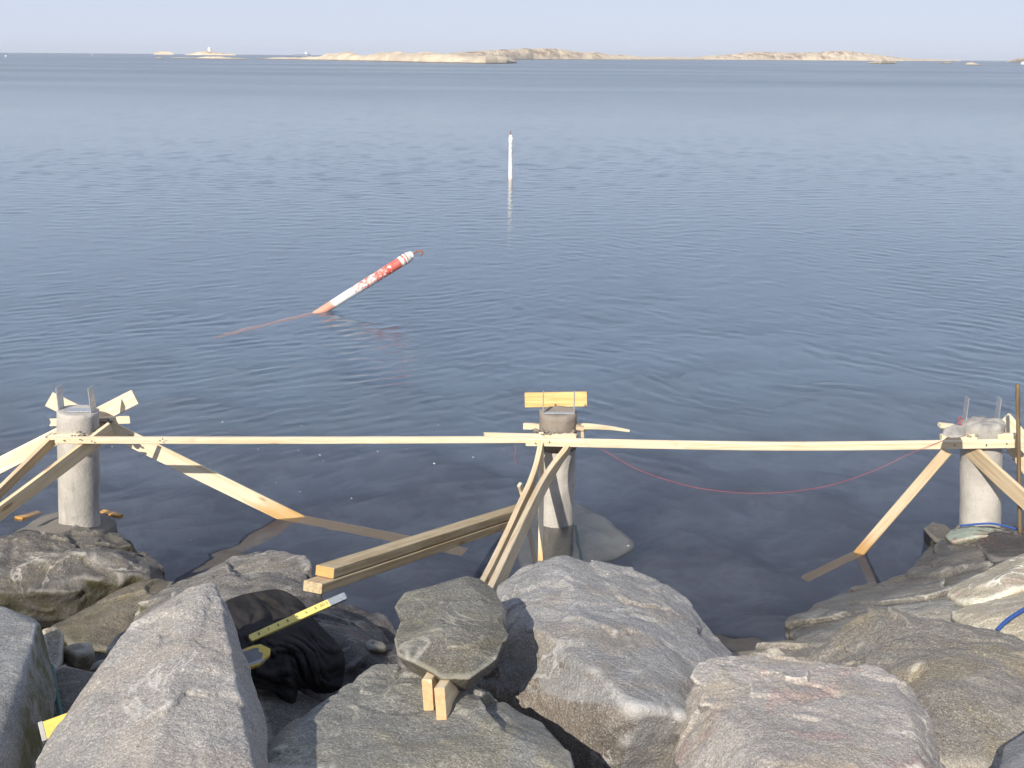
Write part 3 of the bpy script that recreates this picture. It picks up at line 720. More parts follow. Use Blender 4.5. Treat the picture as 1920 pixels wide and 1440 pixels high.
rock([(1772, 1104, 5.35), (1830, 1078, 5.5), (1920, 1036, 5.7), (1990, 1020, 5.7), (1990, 1090, 5.2), (1900, 1110, 5.0), (1820, 1132, 5.0), (1785, 1128, 5.15)],
     'yellowish white slab on the far right, the upper of two', M_YELL, back=0.3, down=0.2, seed=31, rough=0.03, sub=6, fac=0.6, ridge=[(1880, 1080, 5.15), (1830, 1105, 5.1)])
rock([(1784, 1150, 4.9), (1860, 1122, 5.05), (1940, 1100, 5.1), (1990, 1090, 5.1), (1990, 1210, 4.4), (1920, 1222, 4.35), (1860, 1200, 4.5), (1810, 1172, 4.7)],
     'yellowish white slab on the far right with a blue rope across it', M_YELL, back=0.3, down=0.2, seed=33, rough=0.03, sub=6, fac=0.6, ridge=[(1900, 1150, 4.6), (1850, 1160, 4.65)])
rock([(1698, 1078, 6.1), (1720, 1045, 6.35), (1765, 1015, 6.55), (1830, 1000, 6.6), (1900, 990, 6.6), (1980, 985, 6.5), (1980, 1060, 6.0), (1860, 1070, 5.9), (1760, 1085, 5.9)],
     'brown and grey rock at the foot of the right concrete pile', M_SHORE, back=0.4, down=0.35, seed=35, rough=0.035, sub=6, ridge=[(1800, 1040, 6.1), (1880, 1030, 6.1)])
rock([(1772, 1005, 6.42), (1795, 984, 6.55), (1850, 978, 6.6), (1900, 990, 6.5), (1895, 1012, 6.3), (1835, 1004, 6.25), (1785, 1016, 6.28)],
     'stone splashed with pale mint green beside the blue rope', M_MINT, back=0.25, down=0.2, seed=36, rough=0.03, sub=6)
rock([(1830, 1020, 6.2), (1850, 996, 6.35), (1920, 990, 6.35), (1990, 1000, 6.3), (1980, 1048, 5.9), (1860, 1052, 5.9)],
     'rust stained dark stone behind the upper yellowish slab', M_WET, back=0.25, down=0.2, seed=37, rough=0.03, sub=6)
rock([(1730, 990, 6.6), (1748, 980, 6.65), (1772, 984, 6.6), (1792, 1004, 6.5), (1780, 1022, 6.4), (1752, 1014, 6.45)],
     'small brown stone poking out over the water left of the right pile', M_BROWN, back=0.25, down=0.1, seed=38, rough=0.03, sub=5)
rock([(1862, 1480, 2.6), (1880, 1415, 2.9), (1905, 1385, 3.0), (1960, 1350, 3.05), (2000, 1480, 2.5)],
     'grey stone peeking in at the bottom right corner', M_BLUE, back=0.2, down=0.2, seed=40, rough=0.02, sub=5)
rock([(78, 1180, 4.6), (104, 1176, 4.65), (120, 1190, 4.6), (116, 1240, 4.45), (100, 1268, 4.35), (84, 1230, 4.45)],
     'small upright brown stone in the dark gap beside the left slab', M_BROWN, back=0.2, down=0.15, seed=41, rough=0.02, sub=5)
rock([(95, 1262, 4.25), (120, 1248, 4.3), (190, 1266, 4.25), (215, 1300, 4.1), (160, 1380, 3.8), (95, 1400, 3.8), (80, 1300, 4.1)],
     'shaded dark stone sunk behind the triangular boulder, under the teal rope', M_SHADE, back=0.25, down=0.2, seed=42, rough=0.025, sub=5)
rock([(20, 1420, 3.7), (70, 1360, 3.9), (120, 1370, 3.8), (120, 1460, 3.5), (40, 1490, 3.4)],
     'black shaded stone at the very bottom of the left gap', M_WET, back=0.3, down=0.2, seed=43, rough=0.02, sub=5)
# the slab-like round stone: a cap over a lower lobe
rock([(746, 1140, 3.62), (768, 1110, 3.72), (800, 1100, 3.76), (845, 1087, 3.8), (900, 1090, 3.8), (930, 1112, 3.72), (948, 1145, 3.62), (946, 1180, 3.52), (905, 1215, 3.44), (830, 1222, 3.42), (768, 1190, 3.5)],
     'round flat weathered stone weighing down the two crossing boards', M_ROUND, back=0.10, down=0.06,
     ridge=[(785, 1128, 3.62), (850, 1108, 3.70), (905, 1118, 3.66), (930, 1165, 3.5), (770, 1168, 3.5), (850, 1205, 3.39)],
     extra_hulls=[([(742, 1200, 3.44), (756, 1172, 3.54), (830, 1130, 3.58), (920, 1140, 3.58), (950, 1190, 3.46), (930, 1238, 3.30), (880, 1274, 3.20), (830, 1274, 3.20), (775, 1243, 3.27), (744, 1218, 3.36)],
                   [(840, 1205, 3.34), (800, 1215, 3.32), (900, 1215, 3.32)])],
     seed=47, rough=0.02, rfreq=5, strata=0.018, sub=7, chips=4, chip=0.05, group=None, fac=1.3)
# sunken stones
rock([PW(895, 950, 0.5), PW(940, 935, 0.5), PW(985, 940, 0.45), PW(1000, 985, 0.5), PW(960, 1030, 0.6), PW(900, 1010, 0.6)],
     'pale sunken stone under water left of the middle pile', M_SUNK, back=0.1, down=0.2, seed=50, rough=0.05, sub=5, name='sunken_rock', group=None)

# ------------------------------------------------------------------ lumber
def sweep(pts, w, th, up, n=None, jag=0.0, seed=0, taper=None):
    """rectangular board through pts; up = direction of the w side's normal (the thin axis)"""
    pts = [Vector(p) for p in pts]
    if len(pts) > 2:      # smooth
        res = []
        for i in range(len(pts) - 1):
            p0 = pts[max(0, i - 1)]; p1 = pts[i]; p2 = pts[i + 1]; p3 = pts[min(len(pts) - 1, i + 2)]
            for k in range(8):
                s = k / 8
                res.append(0.5 * ((2 * p1) + (p2 - p0) * s + (2 * p0 - 5 * p1 + 4 * p2 - p3) * s * s + (3 * p1 - p0 - 3 * p2 + p3) * s ** 3))
        res.append(pts[-1]); pts = res
    else:
        k = 12; pts = [pts[0].lerp(pts[1], i / k) for i in range(k + 1)]
    rnd = random.Random(seed)
    bm = bmesh.new(); lay = bm.verts.layers.float_vector.new('grain')
    rings = []; L = 0
    b = min(w, th) * 0.07
    for i, p in enumerate(pts):
        t = (pts[min(i + 1, len(pts) - 1)] - pts[max(0, i - 1)]).normalized()
        u = Vector(up); u = (u - t * u.dot(t)).normalized(); s = t.cross(u)
        if i: L += (p - pts[i - 1]).length
        k = 1.0 if taper is None else taper[0] + (taper[1] - taper[0]) * i / (len(pts) - 1)
        ww, tt = w * k, th * (k if taper else 1)
        off = []
        for sx, sy in ((1, 1), (-1, 1), (-1, -1), (1, -1)):
            a = (sx * (ww / 2), sy * (tt / 2))
            if sx * sy > 0: off += [(a[0], a[1] - sy * b), (a[0] - sx * b, a[1])]
            else: off += [(a[0] - sx * b, a[1]), (a[0], a[1] - sy * b)]
        ring = []
        end = jag if i in (0, len(pts) - 1) else 0
        for (aa, bb) in off:
            v = bm.verts.new(p + s * aa + u * bb + t * (rnd.uniform(-1, 1) * end))
            v[lay] = (L, aa, bb); ring.append(v)
        rings.append(ring)
    m = len(rings[0])
    for a, c in zip(rings, rings[1:]):
        for i in range(m): bm.faces.new((a[i], a[(i + 1) % m], c[(i + 1) % m], c[i]))
    bm.faces.new(list(reversed(rings[0]))); bm.faces.new(rings[-1])
    bmesh.ops.recalc_face_normals(bm, faces=bm.faces)
    return bm
def board(name, pts, w, th, up, mat, label, cat='board', group=None, parent=None, **k):
    o = obj(name, sweep(pts, w, th, up, **k), mat, parent)
    if parent is None:
        tag(o, label, cat, group)
    return o
NX, NY, NZ = Vector((1, 0, 0)), Vector((0, 1, 0)), Vector((0, 0, 1))
GB = 'braces and battens holding the concrete piles'

LC = PY(146, 770, 6.15); CC = PY(1047, 772, 6.50); RC = PY(1842, 792, 6.05)
# left pile braces
tA = PY(92, 748, 6.34); wA = PZ(545, 970, 0.0); eA = wA + (wA - tA).normalized() * 1.35
board('brace', [tA, wA, eA], 0.098, 0.022, -NY + NZ * 0.35, M_PINE, 'long pine brace from the left pile down to the right into the water', 'brace', GB)
board('brace', [PY(254, 744, 6.40), PY(-90, 918, 6.25)], 0.098, 0.022, -NY + NZ * 0.3, M_PINE, 'bright pine brace crossing behind the left pile, running down to the left edge', 'brace', GB)
board('brace', [PY(208, 804, 6.06), PY(100, 886, 5.74), PY(-40, 990, 5.40)], 0.098, 0.022, NX + NZ * 0.1 + NY * 0.1, M_SILVW, 'shaded wide brace running in front of the left pile towards the viewer', 'brace', GB)
board('brace', [PY(112, 812, 6.16), PY(-30, 952, 5.75)], 0.098, 0.022, NX * 0.95 - NZ * 0.05 + NY * 0.15, M_TAN, 'brown shaded brace squeezed between the other two on the left side of the left pile', 'brace', GB)
board('cleat', [PY(96, 792, 6.30), PY(240, 787, 6.30)], 0.022, 0.045, NZ, M_PINE, 'short split batten behind the left pile collar, splintered at both ends', 'batten', GB, jag=0.03)
board('cleat', [PY(88, 822, 6.18), PY(112, 818, 6.05), PY(150, 819, 6.0)], 0.05, 0.03, NZ, M_PINE, 'short pine block nailed on the left side of the left pile under its mortar', 'batten', GB)
# long rails
board('rail', [PY(104, 825, 5.86), PY(560, 825.5, 6.10), PY(1030, 824, 6.34)], 0.036, 0.036, NZ, M_PINE, 'long pine rail from the left pile to the middle pile', 'rail', GB)
board('rail', [PY(986, 828, 6.29), PY(1460, 836.5, 6.10), PY(1925, 831, 5.86)], 0.030, 0.048, NZ + NY * -0.1, M_PINE, 'long pine rail from the middle pile to the right pile', 'rail', GB)
board('cleat', [PY(908, 816, 6.35), PY(1000, 818, 6.36), PY(1082, 818, 6.33)], 0.03, 0.03, NZ, M_PINE, 'split batten lying on the rail left of the middle pile', 'batten', GB, jag=0.01)
# middle pile
board('plank', [PY(984, 750, 6.70), PY(1100, 748, 6.70)], 0.098, 0.036, -NY + NZ * 0.25, M_PINE2, 'short amber plank standing behind the bracket of the middle pile', 'plank', GB)
board('cleat', [PY(981, 799, 6.62), PY(1100, 803, 6.60)], 0.036, 0.036, NZ, M_PINE, 'short pine batten behind the middle pile with a sawn left end', 'batten', GB)
board('cleat', [PY(1082, 799, 6.56), PY(1115, 800, 6.57), PY(1148, 803, 6.6), PY(1180, 808, 6.62)], 0.03, 0.034, NZ, M_PINE, 'splintered batten sticking out to the right of the middle pile', 'batten', GB, taper=(1.15, 0.45))
board('cleat', [PY(1080, 801, 6.42), PY(1094, 803, 6.42)], 0.045, 0.024, NZ, M_TAN, 'small tan wooden block on the right shoulder of the middle pile', 'batten', GB)
board('cleat', [PY(1091, 806, 6.46), PY(1092, 826, 6.36)], 0.05, 0.02, NX, M_TAN, 'tiny upright block under the splintered batten of the middle pile', 'batten', GB)
E1 = [PY(1012, 838, 6.28), PY(998, 900, 5.98), PY(969, 970, 5.5), PY(912, 1095, 4.55), P(842, 1232, 3.58), P(802, 1303, 3.22)]
E2 = [PY(1066, 838, 6.30), PY(1016, 915, 5.8), P(932, 1095, 4.70), P(868, 1245, 3.52), P(826, 1320, 3.16)]
board('board', E1, 0.098, 0.031, NX + NY * 0.35, M_SILVW, 'weathered narrow-edged board, left of the pair running from the middle pile under the round stone', 'board', GB)
board('board', E2, 0.098, 0.031, NX + NY * 0.35, M_SILVW, 'weathered narrow-edged board, right of the pair running from the middle pile under the round stone', 'board', GB)
board('stake', [PY(1015, 812, 6.352), PY(1015, 930, 6.10), PY(1013, 1064, 5.80)], 0.026, 0.030, NX, M_PINE, 'thin upright stake in front of the left side of the middle pile', 'stake', GB)
board('stake', [PY(974, 908, 6.75), PZ(983, 948, 0.0), Vector((0.16, 6.2, -0.42))], 0.036, 0.022, NX + NY * -0.5, M_PINE, 'leaning stake entering the water left of the middle pile', 'stake', GB)
ends_mat = wood_mat('sawn_pine_end', (0.66, 0.43, 0.24), (0.55, 0.33, 0.17), ring=0.6, dirt=0.2)
for bo, E in [(o, e) for o, e in zip([o for o in bpy.data.objects if o.name.split('.')[0] == 'board'], (E1, E2))]:
    a_, b_ = Vector(E[-1]), Vector(E[-2]); dd = (a_ - b_).normalized()
    obj('sawn_end', sweep([a_ - dd * 0.0004, a_ + dd * 0.0016], 0.0955, 0.0295, NX + NY * 0.35), ends_mat, bo)
# stacked timbers
ga, gb = P(609, 1072, 4.92), PZ(985, 952, 0.03)
board('timber', [ga, gb], 0.098, 0.048, NZ + NY * 0.05, M_BEAM, 'thick grey brown timber, upper of two stacked ones, with an orange sawn end', 'timber', GB)
gdir = (gb - ga).normalized()
cutb = sweep([ga - gdir * 0.0015, ga + gdir * 0.0005], 0.0955, 0.0455, NZ + NY * 0.05)
tim = [o for o in bpy.data.objects if o.name == 'timber'][0]
obj('sawn_end', cutb, M_CUT, tim)['label'] = 'fresh orange sawn end'
ha, hb = ga - gdir * 0.10 + Vector((0.0, -0.016, -0.050)), gb + Vector((0.0, -0.02, -0.052))
board('timber', [ha, hb], 0.098, 0.048, NZ + NY * 0.05, M_BEAM, 'thick wet timber, lower of two stacked ones between rock and middle pile', 'timber', GB)
# right pile braces
tF = PY(1776, 846, 5.90); wF = PZ(1612, 1036, 0.0); eF = wF + (wF - tF).normalized() * 0.62
board('brace', [tF, wF, eF], 0.060, 0.036, -NY * 0.8 - NX * 0.6 + NZ * 0.1, M_TAN, 'brace from the right pile down to the left into the water', 'brace', GB)
board('brace', [PY(1818, 842, 5.98), PY(1872, 893, 5.80), PY(1960, 972, 5.6)], 0.105, 0.022, -NX * 0.55 - NY * 0.75 - NZ * 0.35, M_TAN, 'wide tan brace running in front of the right pile to the right edge', 'brace', GB)
board('brace', [PY(1882, 786, 6.28), PY(1985, 905, 6.3)], 0.098, 0.022, -NY + NZ * 0.3, M_PINE, 'pine brace rising behind the right pile with a pointed top', 'brace', GB)
board('brace', [PY(1895, 838, 6.05), PY(1975, 950, 5.9)], 0.06, 0.03, -NY - NX * 0.3, M_TAN, 'narrow shaded brace behind the rusty rod at the right edge', 'brace', GB)
board('cleat', [PY(1761, 797, 6.12), PY(1790, 800, 6.12)], 0.05, 0.022, NZ, M_PINE, 'stub of batten left of the right pile, the upper one', 'batten', GB)
board('cleat', [PY(1764, 820, 5.99), PY(1800, 819, 5.98), PY(1905, 818, 5.93)], 0.036, 0.034, NZ, M_PINE, 'batten lying on the rail in front of the right pile', 'batten', GB, jag=0.004)
# nail heads where boards are fixed
M_NAIL = plain_mat('nail_head', (0.16, 0.14, 0.12), 0.5, 0.6)
def nails(owner_label, pts):
    o = [q for q in bpy.data.objects if q.get('label') == owner_label][0]
    for (px, py, Y) in pts:
        bm = bmesh.new(); c = PY(px, py, Y)
        for v in bmesh.ops.create_uvsphere(bm, u_segments=10, v_segments=6, radius=0.0045)['verts']: v.co += c
        obj('nail', bm, M_NAIL, o, True)
nails('long pine rail from the left pile to the middle pile', [(120, 826, 5.845), (150, 824, 5.855), (172, 827, 5.86), (1000, 825, 6.31), (300, 826, 5.92), (305, 823, 5.925)])
nails('long pine rail from the middle pile to the right pile', [(1004, 831, 6.255), (1030, 829, 6.25), (1075, 832, 6.245), (1850, 834, 5.87), (1790, 835, 5.90), (1888, 832, 5.86)])
# bits of wood at the left pile foot
board('wood_offcut', [PY(34, 976, 6.45), PY(74, 968, 6.6)], 0.06, 0.05, NZ, M_PINE2, 'broken orange wood offcut left of the left pile foot', 'offcut', jag=0.012)
board('wood_offcut', [PY(190, 962, 6.6), PY(226, 968, 6.5)], 0.05, 0.03, NZ, M_PINE2, 'thin orange wood offcut right of the left pile foot', 'offcut', jag=0.02, taper=(1.2, 0.7))

def tube(pts, r, seg=10, smooth_n=8, cap=True, wob=0.0, seed=0, grain=False):
    pts = [Vector(p) for p in pts]
    if len(pts) > 2 and smooth_n > 1:
        res = []
        for i in range(len(pts) - 1):
            p0 = pts[max(0, i - 1)]; p1 = pts[i]; p2 = pts[i + 1]; p3 = pts[min(len(pts) - 1, i + 2)]
            for k in range(smooth_n):
                s = k / smooth_n
                res.append(0.5 * ((2 * p1) + (p2 - p0) * s + (2 * p0 - 5 * p1 + 4 * p2 - p3) * s * s + (3 * p1 - p0 - 3 * p2 + p3) * s ** 3))
        res.append(pts[-1]); pts = res
    bm = bmesh.new(); lay = bm.verts.layers.float_vector.new('grain')
    rings = []; rr = r if callable(r) else (lambda i, n: r)
    L = 0
    rnd = random.Random(seed)
    for i, p in enumerate(pts):
        t = (pts[min(i + 1, len(pts) - 1)] - pts[max(0, i - 1)]).normalized()
        a = t.cross(Vector((0.3, 0.2, 1)) if abs(t.z) < 0.9 else NX).normalized(); b = t.cross(a)
        if i: L += (p - pts[i - 1]).length
        ring = []
        for k in range(seg):
            an = 2 * math.pi * k / seg; q = rr(i, len(pts)) * (1 + wob * rnd.uniform(-1, 1))
            v = bm.verts.new(p + a * math.cos(an) * q + b * math.sin(an) * q)
            v[lay] = (L, math.cos(an) * q, math.sin(an) * q); ring.append(v)
        rings.append(ring)
    for a, c in zip(rings, rings[1:]):
        for i in range(seg): bm.faces.new((a[i], a[(i + 1) % seg], c[(i + 1) % seg], c[i]))
    if cap:
        bm.faces.new(list(reversed(rings[0]))); bm.faces.new(rings[-1])
    bmesh.ops.recalc_face_normals(bm, faces=bm.faces)
    return bm
def box(bm, c, sx, sy, sz, rot=None):
    r = bmesh.ops.create_cube(bm, size=1.0)
    for v in r['verts']:
        p = Vector((v.co.x * sx, v.co.y * sy, v.co.z * sz))
        if rot is not None: p = rot @ p
        v.co = p + Vector(c)

# ------------------------------------------------------------------ concrete piles
def shaft(top, bot, r, mat, parent, name='shaft', rim=0.004, seg=56, nz=46, bumpy=0.0015, seed=0, domed=0.0):
    """cylindrical cast pile with a slightly ragged rim and uneven skin"""
    ax = (top - bot); L = ax.length; t = ax.normalized()
    a = t.cross(NX).normalized(); b = t.cross(a)
    co, faces = [], []
    prof = [(0.0, 0.0)] + [(L * i / nz, r) for i in range(nz + 1)] + [(L + rim + domed * 0.4, r - 0.012), (L + 0.002 + domed, r * 0.6), (L + domed, r * 0.25), (L + domed, 0.0005)]
    for h, q in prof:
        for k in range(seg):
            an = 2 * math.pi * k / seg
            co.append(bot + t * h + (a * math.cos(an) + b * math.sin(an)) * q)
    A = np.array([list(c) for c in co])
    n = fbm(A * 9 + seed, 4); n2 = pnoise(A * 22 + seed)
    m = len(prof)
    for j in range(m):
        for k in range(seg):
            i = j * seg + k
            w = 1.0
            if j >= m - 6: w = 2.5 * min(1.0, prof[j][1] / r)
            A[i] += np.array(list((a * math.cos(2 * math.pi * k / seg) + b * math.sin(2 * math.pi * k / seg)) * (n[i] * bumpy * w) + t * (n2[i] * bumpy * (w if j >= m - 5 else 0) * 1.5)))
    for j in range(m - 1):
        for k in range(seg):
            faces.append((j * seg + k, j * seg + (k + 1) % seg, (j + 1) * seg + (k + 1) % seg, (j + 1) * seg + k))
    me = bpy.data.meshes.new(name); me.from_pydata(A.tolist(), [], faces); me.update()
    return link_mesh(name, me, mat, parent, True)
def bracket(c, parent, gap=0.197, h=0.15, d=0.075, th=0.006, lean=0.0, yaw=0.0):
    """galvanised U post shoe: base strap and two upright plates"""
    bm = bmesh.new(); R = Matrix.Rotation(yaw, 3, 'Z')
    for s in (-1, 1):
        box(bm, c + R @ Vector((s * gap / 2, 0, h / 2 - 0.01)), th, d, h + 0.02, R)
    box(bm, c + R @ Vector((0, 0, 0.001)), gap + th - 0.001, d - 0.002, 0.005, R)
    o = obj('post_bracket', bm, M_STEEL, parent)
    bv = o.modifiers.new('bevel', 'BEVEL'); bv.width = 0.001; bv.segments = 1
    return o
def mortar(pts, parent, seed, mat=None, r=0.02):
    """crumbs of spilled mortar lying on the battens, one mesh"""
    rnd = random.Random(seed); bm = bmesh.new()
    for (p, q, n) in pts:
        for i in range(n):
            s = rnd.random(); c = p.lerp(q, s) + Vector((rnd.gauss(0, .008), rnd.gauss(0, .012), rnd.gauss(0, .004)))
            k = r * rnd.uniform(0.35, 1.1)
            vs = bmesh.ops.create_icosphere(bm, subdivisions=2, radius=k)['verts']
            for v in vs:
                nn = pnoise(np.array([[v.co.x * 60 + i, v.co.y * 60, v.co.z * 60]]))[0]
                v.co = v.co * (1 + 0.5 * nn); v.co.z *= 0.6; v.co += c
    o = obj('mortar_crumbs', bm, mat or M_MORT, parent, True)
    o['kind'] = 'stuff'
    return o

# left
pile = empty('concrete_pile', PY(146, 982, 6.0))
tag(pile, 'pale round concrete pile standing on the shore rock at the left', 'pile', 'round concrete piles')
Lbot = PY(145, 985, 6.13) + Vector((0, 0, -0.15))
shaft(LC, Lbot, 0.121, M_CON, pile, seed=2)
bracket(LC + Vector((-0.003, 0, 0.004)), pile, yaw=-0.05)
mortar([(PY(104, 820, 6.08), PY(150, 815, 6.0), 34), (PY(150, 816, 6.0), PY(185, 814, 6.05), 14), (PY(186, 786, 6.28), PY(205, 790, 6.28), 14), (PY(186, 808, 6.1), PY(204, 796, 6.25), 12), (PY(88, 818, 6.12), PY(108, 814, 6.12), 10)], pile, 4, r=0.016)
# middle
pile = empty('concrete_pile', PW(1047, 1040, 0.5))
tag(pile, 'round concrete pile standing in the water in the middle, brown above the rail', 'pile', 'round concrete piles')
Cbot = PW(1046, 1068, 0.62)
Cbot = Vector((CC.x + 0.0, CC.y, -0.62))
top2 = CC; cut = CC.lerp(Cbot, 0.16)
shaft(cut, Cbot, 0.119, M_CON, pile, seed=12)
shaft(CC, cut + (CC - cut).normalized() * -0.02, 0.1215, M_CONB, pile, name='collar', seed=15, nz=8)['label'] = 'brown upper section'  # upper section in a darker, browner material than the shaft
bracket(CC + Vector((-0.001, -0.045, 0.006)), pile, gap=0.197, h=0.145, d=0.04)
mortar([(PY(1000, 808, 6.42), PY(1085, 808, 6.42), 46), (PY(1015, 812, 6.36), PY(1080, 814, 6.36), 30)], pile, 9, r=0.014)
# right
pile = empty('concrete_pile', PY(1842, 978, 5.98))
tag(pile, 'rough topped round concrete pile at the right beside the rusty rod', 'pile', 'round concrete piles')
Rbot = PY(1845, 985, 6.02) + Vector((0, 0, -0.2))
shaft(RC + Vector((0, 0, -0.045)), Rbot, 0.119, M_CON, pile, seed=21)
shaft(RC + Vector((0, 0, -0.012)), RC + (Rbot - RC) * 0.12, 0.126, M_CONG, pile, name='cap', seed=61, nz=10, bumpy=0.006, domed=0.022)['label'] = 'rough broken concrete cap'
rock([(1766, 815, 6.02), (1772, 802, 6.08), (1790, 796, 6.1), (1808, 800, 6.08), (1812, 818, 6.0), (1785, 822, 5.98)], '', M_CONG, back=0.10, down=0.0, name='mortar_lump', sub=5, seed=63, rough=0.012, rfreq=10, parent=pile)
bracket(PY(1838, 788, 6.12), pile, gap=0.195, h=0.145, d=0.055, yaw=0.0)
mortar([(PY(1770, 814, 6.0), PY(1890, 816, 5.95), 50), (PY(1766, 806, 6.06), PY(1800, 806, 6.06), 20)], pile, 19, r=0.014)

# cement skirts
def skirt(outline, apex, mat, label, th=0.1, name='cement_footing', z0=-0.12):
    """low poured cone of cement following the rock"""
    ol = [Vector(p) for p in outline]; n = len(ol)
    bm = bmesh.new(); K = 14; rings = []
    fine = []
    for i in range(n):
        p0, p1, p2, p3 = ol[i - 1], ol[i], ol[(i + 1) % n], ol[(i + 2) % n]
        for k in range(6):
            s = k / 6
            fine.append(0.5 * ((2 * p1) + (p2 - p0) * s + (2 * p0 - 5 * p1 + 4 * p2 - p3) * s * s + (3 * p1 - p0 - 3 * p2 + p3) * s ** 3))
    for j in range(K + 1):
        s = j / K; ring = []
        for p in fine:
            q = p.lerp(apex, s)
            q.z = p.z + (apex.z - p.z) * (s ** 0.8)
            nn = pnoise(np.array([[q.x * 9, q.y * 9, 3.0]]))[0]
            q.z += nn * 0.008
            ring.append(bm.verts.new(q))
        rings.append(ring)
    low = [bm.verts.new(p.co + Vector((0, 0, -th))) for p in rings[0]]
    rings = [low] + rings
    m = len(low)
    for a, c in zip(rings, rings[1:]):
        for i in range(m): bm.faces.new((a[i], a[(i + 1) % m], c[(i + 1) % m], c[i]))
    bm.faces.new(list(reversed(low))); bm.faces.new(rings[-1])
    bmesh.ops.recalc_face_normals(bm, faces=bm.faces)
    o = obj(name, bm, mat, None, True)
    tag(o, label, 'cement')
    return o
skirt([PY(18, 1008, 6.05), PY(50, 985, 6.3), PY(85, 966, 6.5), PY(150, 955, 6.6), PY(205, 968, 6.5), PY(218, 985, 6.3), PY(190, 1002, 6.05), PY(150, 1016, 5.86), PY(100, 1026, 5.76), PY(55, 1022, 5.80)],
      PY(146, 968, 6.13), M_SKIRT, 'smooth grey cement footing poured around the base of the left pile', th=0.2)
ap = Vector((CC.x + 0.08, CC.y - 0.02, -0.50))
skirt([PW(985, 985, 0.55), PW(1010, 950, 0.5), PW(1075, 945, 0.5), PW(1120, 962, 0.52), PW(1150, 985, 0.55), PW(1190, 1020, 0.62), PW(1160, 1042, 0.62), PW(1110, 1058, 0.60), PW(1060, 1085, 0.60), PW(990, 1080, 0.62), PW(970, 1030, 0.62)],
      ap, M_SKSUB, 'pale spread of cement under water around the middle pile', th=0.05, name='cement_spill')
# rock the middle pile stands on, under water
rock([PW(930, 990, 0.66), PW(1020, 925, 0.66), PW(1130, 930, 0.68), PW(1240, 1030, 0.72), PW(1190, 1110, 0.75), PW(960, 1130, 0.75)],
     'sunken rock carrying the middle pile', M_SUNK, back=0.1, down=0.3, seed=52, rough=0.05, sub=5, name='sunken_rock', group=None)

# ------------------------------------------------------------------ spar buoys
M_PWHT = pole_mat('spar_paint_white', True); M_PRED = pole_mat('spar_paint_red_white')
def hook(base, d, parent):
    s = d.cross(NZ).normalized()
    p = [base, base + d * 0.05, base + d * 0.10 + s * 0.02, base + d * 0.13 + s * 0.05 - NZ * 0.03, base + d * 0.10 + s * 0.08 - NZ * 0.05]
    obj('rope_loop', tube(p, 0.010, 8), M_GRIME, parent, True)
def spar(top, bottom, r0, r1, mat, label):
    d = (top - bottom).normalized(); L = (top - bottom).length
    o = empty('spar_buoy', bottom); tag(o, label, 'buoy')
    n = 40
    pts = [top.lerp(bottom, i / n) for i in range(n + 1)]
    obj('pole', tube(pts, lambda i, m: r0 + (r1 - r0) * i / m, 24, 1), mat, o, True)
    cb = tube([top - d * 0.01, top + d * 0.035, top + d * 0.05], lambda i, m: (r0 * 0.82, r0 * 0.82, r0 * 0.55)[min(i, 2)] if m == 3 else r0 * 0.8, 20, 1)
    obj('end_cap', cb, M_WHITE, o, True)
    for k in (0.06, 0.11):
        obj('ring', tube([top - d * k, top - d * (k + 0.02)], r0 * 1.07, 24, 1), M_WHITE, o, True)
    hook(top + d * 0.04, d, o)
    return o
tip = PY(768, 486, 13.04); tip.z = 0.575
wl = PZ(603, 584, 0.0)
spar(tip, tip + (wl - tip).normalized() * 2.75, 0.064, 0.040, M_PRED, 'fallen white spar with worn red bands leaning out of the water')
vb = PZ(957, 337, 0.0); vt = PY(957.5, 257, vb.y); vt.x = vb.x + 0.0
spar(vt, Vector((vb.x, vb.y, -2.5)), 0.050, 0.055, M_PWHT, 'white spar buoy standing upright in the open water')

# ------------------------------------------------------------------ rope, string, rod
str_pts = [PY(1092, 826, 6.28), PY(1130, 843, 6.24), PY(1200, 882, 6.18), PY(1300, 913, 6.12), PY(1400, 924.5, 6.06), PY(1480, 922, 6.03), PY(1560, 909, 6.0), PY(1640, 882, 5.96), PY(1712, 848, 5.93), PY(1790, 815, 5.93), PY(1800, 788, 6.0)]
tag(obj('string', tube(str_pts, 0.0015, 6), M_REDS, None, True), 'thin red string sagging between the middle and right piles', 'string')
sp2 = [PY(966, 832, 6.32), PY(967, 845, 6.3), PY(965, 858, 6.3), PY(970, 872, 6.3)]
tag(obj('string', tube(sp2, 0.0016, 6), M_REDS, None, True), 'short loose red string end hanging from the rail left of the middle pile', 'string')
sp3 = [PY(1800, 797, 5.98), PY(1795, 790, 6.0), PY(1800, 782, 6.0), PY(1806, 788, 6.0), PY(1799, 794, 5.98), PY(1804, 797, 5.97)]
tag(obj('string', tube(sp3, 0.003, 6), M_REDS, None, True), 'tangle of red string on the left shoulder of the right pile cap', 'string')
rp = [PY(1800, 986, 5.90), PY(1830, 983, 5.86), PY(1862, 982, 5.84), PY(1895, 989, 5.82), PY(1930, 1000, 5.80), PY(1990, 1012, 5.75)]
tag(obj('rope', tube(rp, 0.0065, 8), M_BLUER, None, True), 'blue rope lying round the foot of the right pile', 'rope')
rp = [P(1870, 1181, 4.42), P(1885, 1166, 4.46), P(1905, 1152, 4.52), P(1935, 1135, 4.58), P(1980, 1118, 4.6)]
tag(obj('rope', tube(rp, 0.009, 8), M_BLUER, None, True), 'blue rope across the pale slab at the right edge', 'rope')
rp = [P(92, 1246, 4.25), P(99, 1256, 4.18), P(104, 1290, 4.02), P(112, 1330, 3.9), P(118, 1356, 3.8)]
tag(obj('rope', tube(rp, 0.009, 8), M_TEALR, None, True), 'faded teal rope hanging down into the dark gap at the left', 'rope')
